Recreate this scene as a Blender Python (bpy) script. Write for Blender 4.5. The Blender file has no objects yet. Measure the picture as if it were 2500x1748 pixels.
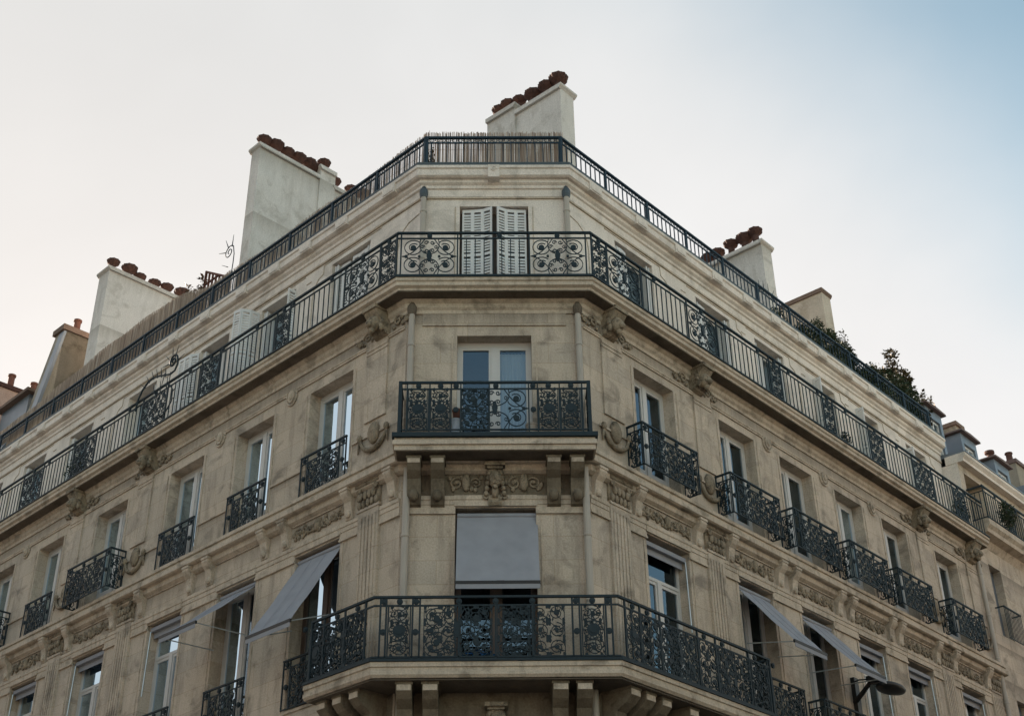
import bpy, bmesh, math, random
from math import sin, cos, pi, tan, radians
from mathutils import Matrix, Vector
S = bpy.context.scene
COL = S.collection
random.seed(7)
# ------------------------------------------------------------------ camera
CAM = (-0.0207, -20.0, 1.6)
YAW, PITCH, ROLL = map(radians, (0.942, 31.039, -0.7156))
f_ = Vector((sin(YAW)*cos(PITCH), cos(YAW)*cos(PITCH), sin(PITCH)))
r_ = Vector((cos(YAW), -sin(YAW), 0)); u_ = r_.cross(f_)
r2 = r_*cos(ROLL)+u_*sin(ROLL); u2 = -r_*sin(ROLL)+u_*cos(ROLL)
cd = bpy.data.cameras.new('camera'); cam = bpy.data.objects.new('camera', cd); COL.objects.link(cam)
cam.matrix_world = Matrix(((r2.x,u2.x,-f_.x,CAM[0]),(r2.y,u2.y,-f_.y,CAM[1]),(r2.z,u2.z,-f_.z,CAM[2]),(0,0,0,1)))
cd.sensor_width = 36; cd.sensor_fit = 'HORIZONTAL'; cd.lens = 36*3238.8/2500; cd.clip_end = 6000; cd.clip_start = .1
S.camera = cam
# ------------------------------------------------------------------ sky, sun, exposure
SUN_AZ, SUN_EL = radians(-40), radians(19)          # azimuth from +Y towards +X
sun_dir = Vector((sin(SUN_AZ)*cos(SUN_EL), cos(SUN_AZ)*cos(SUN_EL), sin(SUN_EL)))
W = bpy.data.worlds.new('World'); S.world = W; W.use_nodes = True
nt = W.node_tree; nt.nodes.clear()
def N(t, **k):
    n = nt.nodes.new(t)
    for a, b in k.items(): setattr(n, a, b)
    return n
out = N('ShaderNodeOutputWorld'); bg = N('ShaderNodeBackground'); sky = N('ShaderNodeTexSky', sky_type='NISHITA')
sky.sun_disc = False; sky.sun_elevation = SUN_EL; sky.sun_rotation = SUN_AZ; sky.altitude = 60; sky.air_density = 1.0; sky.dust_density = 1.2; sky.ozone_density = 2.0
tc = N('ShaderNodeTexCoord')
def vdot(v):
    d = N('ShaderNodeVectorMath', operation='DOT_PRODUCT'); nt.links.new(tc.outputs['Generated'], d.inputs[0]); d.inputs[1].default_value = v; return d.outputs['Value']
def mth(op, a, b=None, c=None):
    m = N('ShaderNodeMath', operation=op)
    for i, x in enumerate((a, b, c)):
        if x is None: continue
        if isinstance(x, (int, float)): m.inputs[i].default_value = x
        else: nt.links.new(x, m.inputs[i])
    return m.outputs[0]
nz = N('ShaderNodeTexNoise'); nz.inputs['Scale'].default_value = 2.2; nz.inputs['Detail'].default_value = 5; nz.inputs['Roughness'].default_value = .5; nz.inputs['Distortion'].default_value = .4
mp = N('ShaderNodeMapping'); mp.inputs['Scale'].default_value = (1, 1, 1.6); mp.inputs['Rotation'].default_value = (0, .5, .3); nt.links.new(tc.outputs['Generated'], mp.inputs[0]); nt.links.new(mp.outputs[0], nz.inputs[0])
# a thin bright veil of cirrus covers the sun's side of the sky and ends along an edge; beyond it the sky is clear
A = Vector((-0.58, 0.62, -0.54)).normalized()
edge = mth('ADD', vdot(A), mth('MULTIPLY', mth('SUBTRACT', nz.outputs[0], .5), .20))
mr = N('ShaderNodeMapRange', interpolation_type='SMOOTHERSTEP'); nt.links.new(edge, mr.inputs[0])
mr.inputs['From Min'].default_value = -.26; mr.inputs['From Max'].default_value = .10
sd = vdot(sun_dir)
glow = mth('POWER', mth('MAXIMUM', mth('MULTIPLY_ADD', sd, .5, .5), 0.0), 2.4)
vcol = N('ShaderNodeMix', data_type='RGBA'); nt.links.new(glow, vcol.inputs[0]); vcol.inputs[6].default_value = (1.0, 1.04, 1.08, 1); vcol.inputs[7].default_value = (1.20, 1.13, 1.07, 1)
vtex = mth('MULTIPLY_ADD', nz.outputs[0], .34, .80)
vsc = N('ShaderNodeMix', data_type='RGBA', blend_type='MULTIPLY'); vsc.inputs[0].default_value = 1; nt.links.new(vcol.outputs[2], vsc.inputs[6])
cmb = N('ShaderNodeCombineColor'); [nt.links.new(vtex, cmb.inputs[i]) for i in range(3)]; nt.links.new(cmb.outputs[0], vsc.inputs[7])
SKY_K = 0.15; VMIN = .10; EXPO = 2.45
vs2 = N('ShaderNodeMix', data_type='RGBA', blend_type='MULTIPLY'); vs2.inputs[0].default_value = 1; nt.links.new(vsc.outputs[2], vs2.inputs[6]); k = .86/SKY_K/2**EXPO; vs2.inputs[7].default_value = (k, k, k, 1)
mr.inputs['To Min'].default_value = 0
# elsewhere broken sheets of the same thin cloud, added to light the facade
nb = N('ShaderNodeTexNoise'); nb.inputs['Scale'].default_value = 1.5; nb.inputs['Detail'].default_value = 6; nb.inputs['Distortion'].default_value = .5; nt.links.new(mp.outputs[0], nb.inputs[0])
mb = N('ShaderNodeMapRange', interpolation_type='SMOOTHSTEP'); nt.links.new(nb.outputs[0], mb.inputs[0]); mb.inputs['From Min'].default_value = .44; mb.inputs['From Max'].default_value = .70; mb.inputs['To Min'].default_value = VMIN; mb.inputs['To Max'].default_value = .85
clr = N('ShaderNodeMapRange', interpolation_type='SMOOTHSTEP'); nt.links.new(vdot(Vector((.35, .55, .75)).normalized()), clr.inputs[0]); clr.inputs['From Min'].default_value = .80; clr.inputs['From Max'].default_value = .95; clr.inputs['To Min'].default_value = 1; clr.inputs['To Max'].default_value = 0
broken = mth('MULTIPLY', mb.outputs[0], clr.outputs[0])
cover = mth('MAXIMUM', mr.outputs[0], broken)
dim = N('ShaderNodeMix', data_type='RGBA', blend_type='MULTIPLY'); dim.inputs[0].default_value = 1; nt.links.new(sky.outputs[0], dim.inputs[6]); dim.inputs[7].default_value = (.52, .47, .34, 1)
mx = N('ShaderNodeMix', data_type='RGBA'); nt.links.new(cover, mx.inputs[0]); nt.links.new(dim.outputs[2], mx.inputs[6]); nt.links.new(vs2.outputs[2], mx.inputs[7])
nt.links.new(mx.outputs[2], bg.inputs[0]); bg.inputs[1].default_value = SKY_K; nt.links.new(bg.outputs[0], out.inputs[0])
# the haze is thickest, so the sky brightest, towards the horizon
sxyz = N('ShaderNodeSeparateXYZ'); nt.links.new(tc.outputs['Generated'], sxyz.inputs[0]); hz = N('ShaderNodeMapRange', interpolation_type='SMOOTHSTEP'); nt.links.new(sxyz.outputs[2], hz.inputs[0])
hz.inputs['From Min'].default_value = .42; hz.inputs['From Max'].default_value = .82; hz.inputs['To Min'].default_value = 1.0; hz.inputs['To Max'].default_value = .82
hc = N('ShaderNodeCombineColor'); nt.links.new(mth('POWER', hz.outputs[0], 1.25), hc.inputs[0]); nt.links.new(hz.outputs[0], hc.inputs[1]); nt.links.new(mth('POWER', hz.outputs[0], .85), hc.inputs[2])
hm = N('ShaderNodeMix', data_type='RGBA', blend_type='MULTIPLY'); hm.inputs[0].default_value = 1; nt.links.new(mx.outputs[2], hm.inputs[6]); nt.links.new(hc.outputs[0], hm.inputs[7]); nt.links.new(hm.outputs[2], bg.inputs[0])
sl = bpy.data.lights.new('sun', 'SUN'); sl.energy = 4.0; sl.angle = radians(.5); sl.color = (1, .82, .66)
so = bpy.data.objects.new('sun', sl); COL.objects.link(so); so.rotation_euler = sun_dir.to_track_quat('Z', 'Y').to_euler(); so.location = (-40, 40, 60)
S.view_settings.view_transform = 'Standard'; S.view_settings.look = 'None'; S.view_settings.gamma = 1; S.view_settings.use_curve_mapping = False
S.view_settings.exposure = EXPO
# ------------------------------------------------------------------ materials
def newmat(name):
    m = bpy.data.materials.new(name); m.use_nodes = True; m.node_tree.nodes.clear(); return m
class MN:
    def __init__(s, m): s.t = m.node_tree
    def n(s, ty, **k):
        x = s.t.nodes.new(ty)
        for a, b in k.items():
            setattr(x, a, b)
        return x
    def l(s, a, b): s.t.links.new(a, b)
def stone(name, c1, c2, dirt=(.10,.085,.065), dirt_amt=.5, joints=False, sc=1.0, bump=.25, rough=.9, streak=.5, soot_shade=()):
    m = newmat(name); q = MN(m)
    o = q.n('ShaderNodeOutputMaterial'); b = q.n('ShaderNodeBsdfPrincipled'); b.inputs['Roughness'].default_value = rough; b.inputs['Specular IOR Level'].default_value = .2
    tc = q.n('ShaderNodeTexCoord')
    n1 = q.n('ShaderNodeTexNoise'); n1.inputs['Scale'].default_value = .7*sc; n1.inputs['Detail'].default_value = 6; n1.inputs['Roughness'].default_value = .6; q.l(tc.outputs['Object'], n1.inputs[0])
    mix = q.n('ShaderNodeMix', data_type='RGBA'); mix.inputs[6].default_value = (*c1, 1); mix.inputs[7].default_value = (*c2, 1)
    r1 = q.n('ShaderNodeMapRange'); r1.inputs[1].default_value = .35; r1.inputs[2].default_value = .65; q.l(n1.outputs[0], r1.inputs[0]); q.l(r1.outputs[0], mix.inputs[0])
    # weathering: blotches and vertical streaks
    mp = q.n('ShaderNodeMapping'); mp.inputs['Scale'].default_value = (3.2*sc, 3.2*sc, .45*sc); q.l(tc.outputs['Object'], mp.inputs[0])
    n2 = q.n('ShaderNodeTexNoise'); n2.inputs['Scale'].default_value = 1.3; n2.inputs['Detail'].default_value = 7; n2.inputs['Roughness'].default_value = .65; q.l(mp.outputs[0], n2.inputs[0])
    r2 = q.n('ShaderNodeMapRange'); r2.inputs[1].default_value = .5; r2.inputs[2].default_value = .78; r2.inputs[4].default_value = streak; q.l(n2.outputs[0], r2.inputs[0])
    n3 = q.n('ShaderNodeTexNoise'); n3.inputs['Scale'].default_value = 1.7*sc; n3.inputs['Detail'].default_value = 8; n3.inputs['Roughness'].default_value = .62; n3.inputs['Distortion'].default_value = .6; q.l(tc.outputs['Object'], n3.inputs[0])
    r3 = q.n('ShaderNodeMapRange'); r3.inputs[1].default_value = .51; r3.inputs[2].default_value = .66; r3.inputs[4].default_value = dirt_amt; q.l(n3.outputs[0], r3.inputs[0])
    mxx = q.n('ShaderNodeMath', operation='MAXIMUM'); q.l(r2.outputs[0], mxx.inputs[0]); q.l(r3.outputs[0], mxx.inputs[1])
    last = mxx.outputs[0]
    if soot_shade:   # black runoff that has crept down from under each ledge, ragged at its lower edge
        sz = q.n('ShaderNodeSeparateXYZ'); q.l(tc.outputs['Object'], sz.inputs[0]); mq = q.n('ShaderNodeMapping'); mq.inputs['Scale'].default_value = (5, 5, .25); q.l(tc.outputs['Object'], mq.inputs[0])
        nq = q.n('ShaderNodeTexNoise'); nq.inputs['Scale'].default_value = 1.6; nq.inputs['Detail'].default_value = 6; nq.inputs['Roughness'].default_value = .7; q.l(mq.outputs[0], nq.inputs[0])
        for zl, ln in soot_shade:
            d = q.n('ShaderNodeMapRange'); q.l(sz.outputs[2], d.inputs[0]); d.inputs[1].default_value = zl-ln*1.3; d.inputs[2].default_value = zl; d.inputs[3].default_value = 0; d.inputs[4].default_value = 1
            up = q.n('ShaderNodeMath', operation='LESS_THAN'); q.l(sz.outputs[2], up.inputs[0]); up.inputs[1].default_value = zl+.02
            pr = q.n('ShaderNodeMath', operation='MULTIPLY'); q.l(d.outputs[0], pr.inputs[0]); q.l(up.outputs[0], pr.inputs[1])
            ad = q.n('ShaderNodeMath', operation='ADD'); q.l(pr.outputs[0], ad.inputs[0]); q.l(nq.outputs[0], ad.inputs[1])
            rr = q.n('ShaderNodeMapRange'); q.l(ad.outputs[0], rr.inputs[0]); rr.inputs[1].default_value = .85; rr.inputs[2].default_value = 1.5; rr.inputs[4].default_value = .6
            mm = q.n('ShaderNodeMath', operation='MAXIMUM'); q.l(last, mm.inputs[0]); q.l(rr.outputs[0], mm.inputs[1]); last = mm.outputs[0]
    m2 = q.n('ShaderNodeMix', data_type='RGBA'); q.l(last, m2.inputs[0]); q.l(mix.outputs[2], m2.inputs[6]); m2.inputs[7].default_value = (*dirt, 1)
    n4 = q.n('ShaderNodeTexNoise'); n4.inputs['Scale'].default_value = 38; n4.inputs['Detail'].default_value = 3; q.l(tc.outputs['Object'], n4.inputs[0])
    r4 = q.n('ShaderNodeMapRange'); r4.inputs[1].default_value = .3; r4.inputs[2].default_value = .7; r4.inputs[3].default_value = .84; r4.inputs[4].default_value = 1.12; q.l(n4.outputs[0], r4.inputs[0])
    m3 = q.n('ShaderNodeVectorMath', operation='SCALE'); q.l(m2.outputs[2], m3.inputs[0]); q.l(r4.outputs[0], m3.inputs['Scale'])
    col = m3.outputs[0]
    hgt = n4.outputs[0]
    if joints:
        sw = q.n('ShaderNodeSeparateXYZ'); q.l(tc.outputs['Object'], sw.inputs[0]); cb = q.n('ShaderNodeCombineXYZ'); q.l(sw.outputs[0], cb.inputs[0]); q.l(sw.outputs[2], cb.inputs[1])
        br = q.n('ShaderNodeTexBrick'); br.inputs['Scale'].default_value = 1; br.inputs['Brick Width'].default_value = .95; br.inputs['Row Height'].default_value = .41; br.inputs['Mortar Size'].default_value = .006; br.inputs['Mortar Smooth'].default_value = .3
        br.inputs['Color1'].default_value = (1,1,1,1); br.inputs['Color2'].default_value = (.78,.80,.83,1); br.inputs['Mortar'].default_value = (.66,.62,.56,1); q.l(cb.outputs[0], br.inputs[0])
        m4 = q.n('ShaderNodeMix', data_type='RGBA', blend_type='MULTIPLY'); m4.inputs[0].default_value = .75; q.l(col, m4.inputs[6]); q.l(br.outputs[0], m4.inputs[7]); col = m4.outputs[2]
    q.l(col, b.inputs['Base Color'])
    bp = q.n('ShaderNodeBump'); bp.inputs['Strength'].default_value = bump; bp.inputs['Distance'].default_value = .02; q.l(hgt, bp.inputs['Height']); q.l(bp.outputs[0], b.inputs['Normal'])
    q.l(b.outputs[0], o.inputs[0]); return m
def plain(name, c, rough=.6, metal=0, var=.25, sc=6, spec=.4, bump=0, c2=None):
    m = newmat(name); q = MN(m); o = q.n('ShaderNodeOutputMaterial'); b = q.n('ShaderNodeBsdfPrincipled')
    b.inputs['Roughness'].default_value = rough; b.inputs['Metallic'].default_value = metal; b.inputs['Specular IOR Level'].default_value = spec
    tc = q.n('ShaderNodeTexCoord'); n = q.n('ShaderNodeTexNoise'); n.inputs['Scale'].default_value = sc; n.inputs['Detail'].default_value = 5; q.l(tc.outputs['Object'], n.inputs[0])
    mix = q.n('ShaderNodeMix', data_type='RGBA'); mix.inputs[6].default_value = (*[x*(1-var) for x in c], 1); mix.inputs[7].default_value = (*(c2 or [x*(1+var) for x in c]), 1); q.l(n.outputs[0], mix.inputs[0]); q.l(mix.outputs[2], b.inputs['Base Color'])
    if bump:
        bp = q.n('ShaderNodeBump'); bp.inputs['Strength'].default_value = bump; bp.inputs['Distance'].default_value = .02; q.l(n.outputs[0], bp.inputs['Height']); q.l(bp.outputs[0], b.inputs['Normal'])
    q.l(b.outputs[0], o.inputs[0]); return m
M = {}
M['stone'] = stone('limestone ashlar', (.55,.475,.385), (.47,.40,.315), joints=True, dirt_amt=.62, streak=.7, soot_shade=((14.62,.55),(11.50,.5),(17.5,.4),(12.42,.25)), dirt=(.13,.115,.095))
M['trim'] = stone('limestone mouldings', (.53,.46,.37), (.43,.37,.295), dirt=(.13,.115,.09), dirt_amt=.6, streak=.6, sc=1.6)
M['upper'] = stone('pale upper limestone', (.70,.645,.585), (.63,.58,.525), dirt_amt=.3, joints=False, streak=.3)
M['soffit'] = stone('dark shade limestone', (.15,.125,.095), (.10,.085,.065), dirt=(.06,.05,.04), dirt_amt=.7, streak=.5)  # underside shade put into the stone colour; the upper hoppers reuse it
M['soot_shade'] = stone('sooty shaded limestone', (.20,.17,.125), (.13,.11,.08), dirt=(.05,.042,.032), dirt_amt=.7, sc=2, streak=.6)  # console and recess shade painted into the colour, along with some soot
M['carve'] = stone('weathered carved limestone', (.34,.285,.21), (.20,.17,.125), dirt=(.05,.043,.033), dirt_amt=.85, sc=4, bump=.7, streak=.6)
M['render'] = stone('white chimney render', (.65,.62,.58), (.57,.545,.51), dirt=(.30,.27,.23), dirt_amt=.5, sc=1.1, streak=.5, soot_shade=((23.92,.8),(21.84,.6)))
M['creamrender'] = stone('cream stained render', (.56,.50,.42), (.46,.41,.34), dirt=(.30,.25,.19), dirt_amt=.6, streak=.4)
M['oldrender'] = stone('stained party wall render', (.34,.30,.24), (.26,.24,.20), dirt=(.14,.12,.09), dirt_amt=.7, streak=.4)
M['pinkrender'] = stone('pinkish render', (.50,.36,.30), (.44,.32,.27), dirt=(.3,.2,.16), dirt_amt=.3, streak=.2)
M['iron'] = plain('painted wrought iron', (.013,.026,.034), rough=.6, var=.4, sc=20, spec=.25)
M['iron2'] = plain('terrace railing paint', (.013,.032,.050), rough=.6, var=.4, sc=12, spec=.3)
M['white'] = plain('white window paint', (.50,.50,.485), rough=.45, var=.08)
M['dpaint'] = plain('dim brown window paint', (.10,.075,.06), rough=.5, var=.2)
M['shut'] = plain('white shutter paint', (.60,.61,.61), rough=.55, var=.08)
M['pipe'] = plain('painted zinc pipe', (.36,.33,.285), rough=.5, var=.15, sc=3)
M['tealpipe'] = plain('blue grey hopper', (.05,.07,.085), rough=.5, var=.3)
M['zinc'] = plain('weathered zinc', (.17,.20,.235), rough=.42, metal=.35, var=.25, sc=2.5)
M['clay'] = plain('sooty terracotta', (.055,.028,.022), rough=.9, var=.5, sc=9, bump=.4, c2=(.12,.058,.045))
M['clay2'] = plain('orange terracotta', (.15,.065,.045), rough=.85, var=.25, sc=7)
M['awn'] = plain('grey awning canvas', (.27,.285,.315), rough=.9, var=.2, sc=3.5, spec=.1)
M['awnseam'] = plain('awning seam', (.27,.27,.31), rough=.9)
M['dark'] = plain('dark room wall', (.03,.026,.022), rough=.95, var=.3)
M['curt'] = plain('white net curtain', (.42,.47,.52), rough=.9, var=.06, sc=3)
M['black'] = plain('black coated steel', (.012,.013,.014), rough=.5, var=.3)
M['asphalt'] = plain('asphalt', (.05,.05,.052), rough=.9, var=.3, sc=3)
M['pave'] = plain('pavement', (.16,.155,.15), rough=.9, var=.25, sc=2)
M['kerb'] = plain('granite kerb', (.25,.24,.23), rough=.8, var=.2)
M['leaf'] = plain('dark evergreen leaves', (.018,.034,.016), rough=.6, var=.5, sc=7, c2=(.04,.07,.03))
M['leaf2'] = plain('olive leaves', (.05,.055,.022), rough=.6, var=.5, sc=9, c2=(.10,.075,.035))
M['leaf3'] = plain('reddish dry leaves', (.10,.05,.03), rough=.7, var=.5, sc=9, c2=(.16,.09,.05))
M['stem'] = plain('plant stem', (.06,.045,.03), rough=.8)
M['wood'] = plain('reddish brown timber', (.10,.035,.022), rough=.8, var=.4)
M['bluepl'] = plain('blue plastic sheet', (.03,.16,.42), rough=.5, var=.3)
M['whpl'] = plain('white plastic bucket', (.45,.55,.66), rough=.45)
M['steel'] = plain('galvanised steel arm', (.45,.5,.52), rough=.35, metal=.6)
M['roofrust'] = plain('rusty roof edge', (.13,.09,.08), rough=.7, var=.3)
M['brick'] = stone('brown rendered brick', (.21,.15,.12), (.15,.11,.09), dirt_amt=.5)
def glass():
    m = newmat('window glass'); q = MN(m); o = q.n('ShaderNodeOutputMaterial'); fr = q.n('ShaderNodeFresnel'); fr.inputs[0].default_value = 1.55
    mm = q.n('ShaderNodeMath', operation='MULTIPLY_ADD'); q.l(fr.outputs[0], mm.inputs[0]); mm.inputs[1].default_value = 1.9; mm.inputs[2].default_value = .07; mm.use_clamp = True
    t = q.n('ShaderNodeBsdfTransparent'); t.inputs[0].default_value = (.78,.84,.86,1); g = q.n('ShaderNodeBsdfGlossy'); g.inputs['Roughness'].default_value = .015; g.inputs[0].default_value = (.50,.64,.76,1)
    tc = q.n('ShaderNodeTexCoord'); n = q.n('ShaderNodeTexNoise'); n.inputs['Scale'].default_value = 1.4; q.l(tc.outputs['Object'], n.inputs[0]); bp = q.n('ShaderNodeBump'); bp.inputs['Strength'].default_value = .05; bp.inputs['Distance'].default_value = .05; q.l(n.outputs[0], bp.inputs['Height']); q.l(bp.outputs[0], g.inputs['Normal'])
    x = q.n('ShaderNodeMixShader'); q.l(mm.outputs[0], x.inputs[0]); q.l(t.outputs[0], x.inputs[1]); q.l(g.outputs[0], x.inputs[2]); q.l(x.outputs[0], o.inputs[0]); return m
M['glass'] = glass()
def reedmat():
    m = newmat('dry reed canes'); q = MN(m); o = q.n('ShaderNodeOutputMaterial'); b = q.n('ShaderNodeBsdfPrincipled'); b.inputs['Roughness'].default_value = .8
    tc = q.n('ShaderNodeTexCoord'); mp = q.n('ShaderNodeMapping'); mp.inputs['Scale'].default_value = (26, 26, .6); q.l(tc.outputs['Object'], mp.inputs[0])
    n = q.n('ShaderNodeTexNoise'); n.inputs['Scale'].default_value = 1.5; n.inputs['Detail'].default_value = 2; q.l(mp.outputs[0], n.inputs[0])
    cr = q.n('ShaderNodeValToRGB'); e = cr.color_ramp.elements; e[0].position = .3; e[0].color = (.15,.10,.08,1); e[1].position = .7; e[1].color = (.50,.41,.33,1); q.l(n.outputs[0], cr.inputs[0]); q.l(cr.outputs[0], b.inputs['Base Color']); q.l(b.outputs[0], o.inputs[0]); return m
M['reed'] = reedmat()
# ------------------------------------------------------------------ geometry helpers
AL, AR, H = radians(45.457), radians(47.334), 1.56
tL, tR = tan(AL/2), tan(AR/2)
SG = {'L': -1, 'C': 1, 'R': 1}
ORG = {'L': Vector((-H,0,0)), 'C': Vector((0,0,0)), 'R': Vector((H,0,0))}
ANG = {'L': -AL, 'C': 0, 'R': AR}
FR = {w: Matrix.Translation(ORG[w]) @ Matrix.Rotation(ANG[w], 4, 'Z') for w in 'LCR'}
DIR = {'L': Vector((-cos(AL), sin(AL))), 'R': Vector((cos(AR), sin(AR))), 'C': Vector((1,0))}
NOR = {'L': Vector((-sin(AL), -cos(AL))), 'R': Vector((sin(AR), -cos(AR))), 'C': Vector((0,-1))}
class G:
    """collects shapes given as (s along the wing, o outward, z up)"""
    def __init__(s, w='C'): s.v = []; s.f = []; s.sg = SG[w]; s.w = w
    def P(s, a, o, z): s.v.append((s.sg*a, -o, z)); return len(s.v)-1
    def quad(s, *p): b = [s.P(*q) for q in p]; s.f.append(b)
    def box(s, s0, s1, o0, o1, z0, z1):
        b = [s.P(a, o, z) for a in (s0, s1) for o in (o0, o1) for z in (z0, z1)]
        for q in ((0,1,3,2),(4,6,7,5),(0,4,5,1),(2,3,7,6),(0,2,6,4),(1,5,7,3)): s.f.append([b[i] for i in q])
    def prism_s(s, prof, s0, s1):
        n = len(prof); a = [s.P(s0, o, z) for o, z in prof]; b = [s.P(s1, o, z) for o, z in prof]
        for i in range(n): j = (i+1) % n; s.f.append([a[i], a[j], b[j], b[i]])
        s.f.append(a[::-1]); s.f.append(b)
    def prism_o(s, prof, o0, o1):
        n = len(prof); a = [s.P(x, o0, z) for x, z in prof]; b = [s.P(x, o1, z) for x, z in prof]
        for i in range(n): j = (i+1) % n; s.f.append([a[i], a[j], b[j], b[i]])
        s.f.append(a[::-1]); s.f.append(b)
    def disc(s, x, z, o, r, th=.02, n=8, rz=None):
        rz = rz or r; s.prism_o([(x+r*cos(2*pi*i/n), z+rz*sin(2*pi*i/n)) for i in range(n)], o-th/2, o+th/2)
    def tube(s, pts, r, n=4, closed=False):
        P = [Vector(p) for p in pts]; m = len(P); rings = []
        for i in range(m):
            if closed: t = P[(i+1) % m]-P[i-1]
            else: t = P[min(i+1, m-1)]-P[max(i-1, 0)]
            t.normalize(); up = Vector((0,1,0)) if abs(t.y) < .9 else Vector((1,0,0))
            a = t.cross(up).normalized(); b = t.cross(a)
            rr = r[i] if isinstance(r, (list, tuple)) else r
            rings.append([s.P(*(P[i]+a*rr*cos(2*pi*(k+.5)/n)+b*rr*sin(2*pi*(k+.5)/n))) for k in range(n)])
        for i in range(m if closed else m-1):
            A_, B_ = rings[i], rings[(i+1) % m]
            for k in range(n): s.f.append([A_[k], A_[(k+1) % n], B_[(k+1) % n], B_[k]])
        if not closed: s.f.append(rings[0][::-1]); s.f.append(rings[-1])
    def lathe(s, cx, co, prof, n=10, scal=0):
        rings = []
        for r, z in prof:
            rings.append([s.P(cx+r*(1+(scal if (k % 2 and r > .14) else 0))*cos(2*pi*k/n), co+r*(1+(scal if (k % 2 and r > .14) else 0))*sin(2*pi*k/n), z) for k in range(n)])
        for A_, B_ in zip(rings, rings[1:]):
            for k in range(n): s.f.append([A_[k], A_[(k+1) % n], B_[(k+1) % n], B_[k]])
        s.f.append(rings[0][::-1]); s.f.append(rings[-1])
    def ell(s, a, o, z, ra, ro, rz, n=8, m=5):
        rings = []
        for i in range(1, m):
            t = pi*i/m; rings.append([s.P(a+ra*sin(t)*cos(2*pi*k/n), o+ro*sin(t)*sin(2*pi*k/n), z+rz*cos(t)) for k in range(n)])
        top = s.P(a, o, z+rz); bot = s.P(a, o, z-rz)
        for A_, B_ in zip(rings, rings[1:]):
            for k in range(n): s.f.append([A_[k], A_[(k+1) % n], B_[(k+1) % n], B_[k]])
        for k in range(n): s.f.append([top, rings[0][(k+1) % n], rings[0][k]]); s.f.append([bot, rings[-1][k], rings[-1][(k+1) % n]])
    def mesh(s, name, mat, smooth=False):
        me = bpy.data.meshes.new(name); me.from_pydata(s.v, [], s.f)
        bm = bmesh.new(); bm.from_mesh(me); bmesh.ops.recalc_face_normals(bm, faces=bm.faces); bm.to_mesh(me); bm.free()
        me.materials.append(M[mat])
        if smooth: me.polygons.foreach_set('use_smooth', [True]*len(me.polygons))
        return me
def tag(o, label=None, cat=None, group=None, kind=None):
    if label: o['label'] = label
    if cat: o['category'] = cat
    if group: o['group'] = group
    if kind: o['kind'] = kind
    return o
def link(name, me, parent=None, mat=None):
    o = bpy.data.objects.new(name, me); COL.objects.link(o)
    if parent: o.parent = parent
    if mat is not None: o.matrix_local = mat
    return o
def empty(name, label, cat, group=None, mat=None):
    o = bpy.data.objects.new(name, None); COL.objects.link(o); o.empty_display_size = .3
    if mat is not None: o.matrix_world = mat
    return tag(o, label, cat, group)
def part(name, g, mat, parent, wing=True, smooth=False):
    """one mesh; top-level parts of a building carry the wing frame, sub-parts inherit it"""
    return link(name, g.mesh(name, mat, smooth), parent, FR[g.w] if wing else Matrix())
def TR(w, s, o, z, rot=0): return Matrix.Translation((SG[w]*s, -o, z)) @ Matrix.Rotation(rot, 4, 'Z')
def path(o, sL, sR):
    return [ORG['L'].xy+DIR['L']*sL+NOR['L']*o, Vector((-H-o*tL, -o)), Vector((H+o*tR, -o)), ORG['R'].xy+DIR['R']*sR+NOR['R']*o]
def sweep(name, prof, sL, sR, mat, parent, smooth=False, seg='LCR'):
    g = G('C'); rings = []
    for o, z in prof:
        p = path(o, sL, sR)
        if seg == 'L': p = p[:2]
        if seg == 'R': p = p[2:]
        rings.append([g.P(q.x, -q.y, z) for q in p])
    n = len(prof); k = len(rings[0])
    for i in range(n):
        A_, B_ = rings[i], rings[(i+1) % n]
        for j in range(k-1): g.f.append([A_[j], A_[j+1], B_[j+1], B_[j]])
    g.f.append([r[0] for r in rings]); g.f.append([r[-1] for r in rings][::-1])
    return link(name, g.mesh(name, mat, smooth), parent)
def spiral(x, z, r0, r1, a0, turns, n=14, o=0):
    return [(x+(r0+(r1-r0)*i/n)*cos(a0+2*pi*turns*i/n), o, z+(r0+(r1-r0)*i/n)*sin(a0+2*pi*turns*i/n)) for i in range(n+1)]
def bez(p0, p1, p2, n=8, o=0):
    return [((1-t)**2*p0[0]+2*t*(1-t)*p1[0]+t*t*p2[0], o, (1-t)**2*p0[1]+2*t*(1-t)*p1[1]+t*t*p2[1]) for t in [i/n for i in range(n+1)]]
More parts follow.
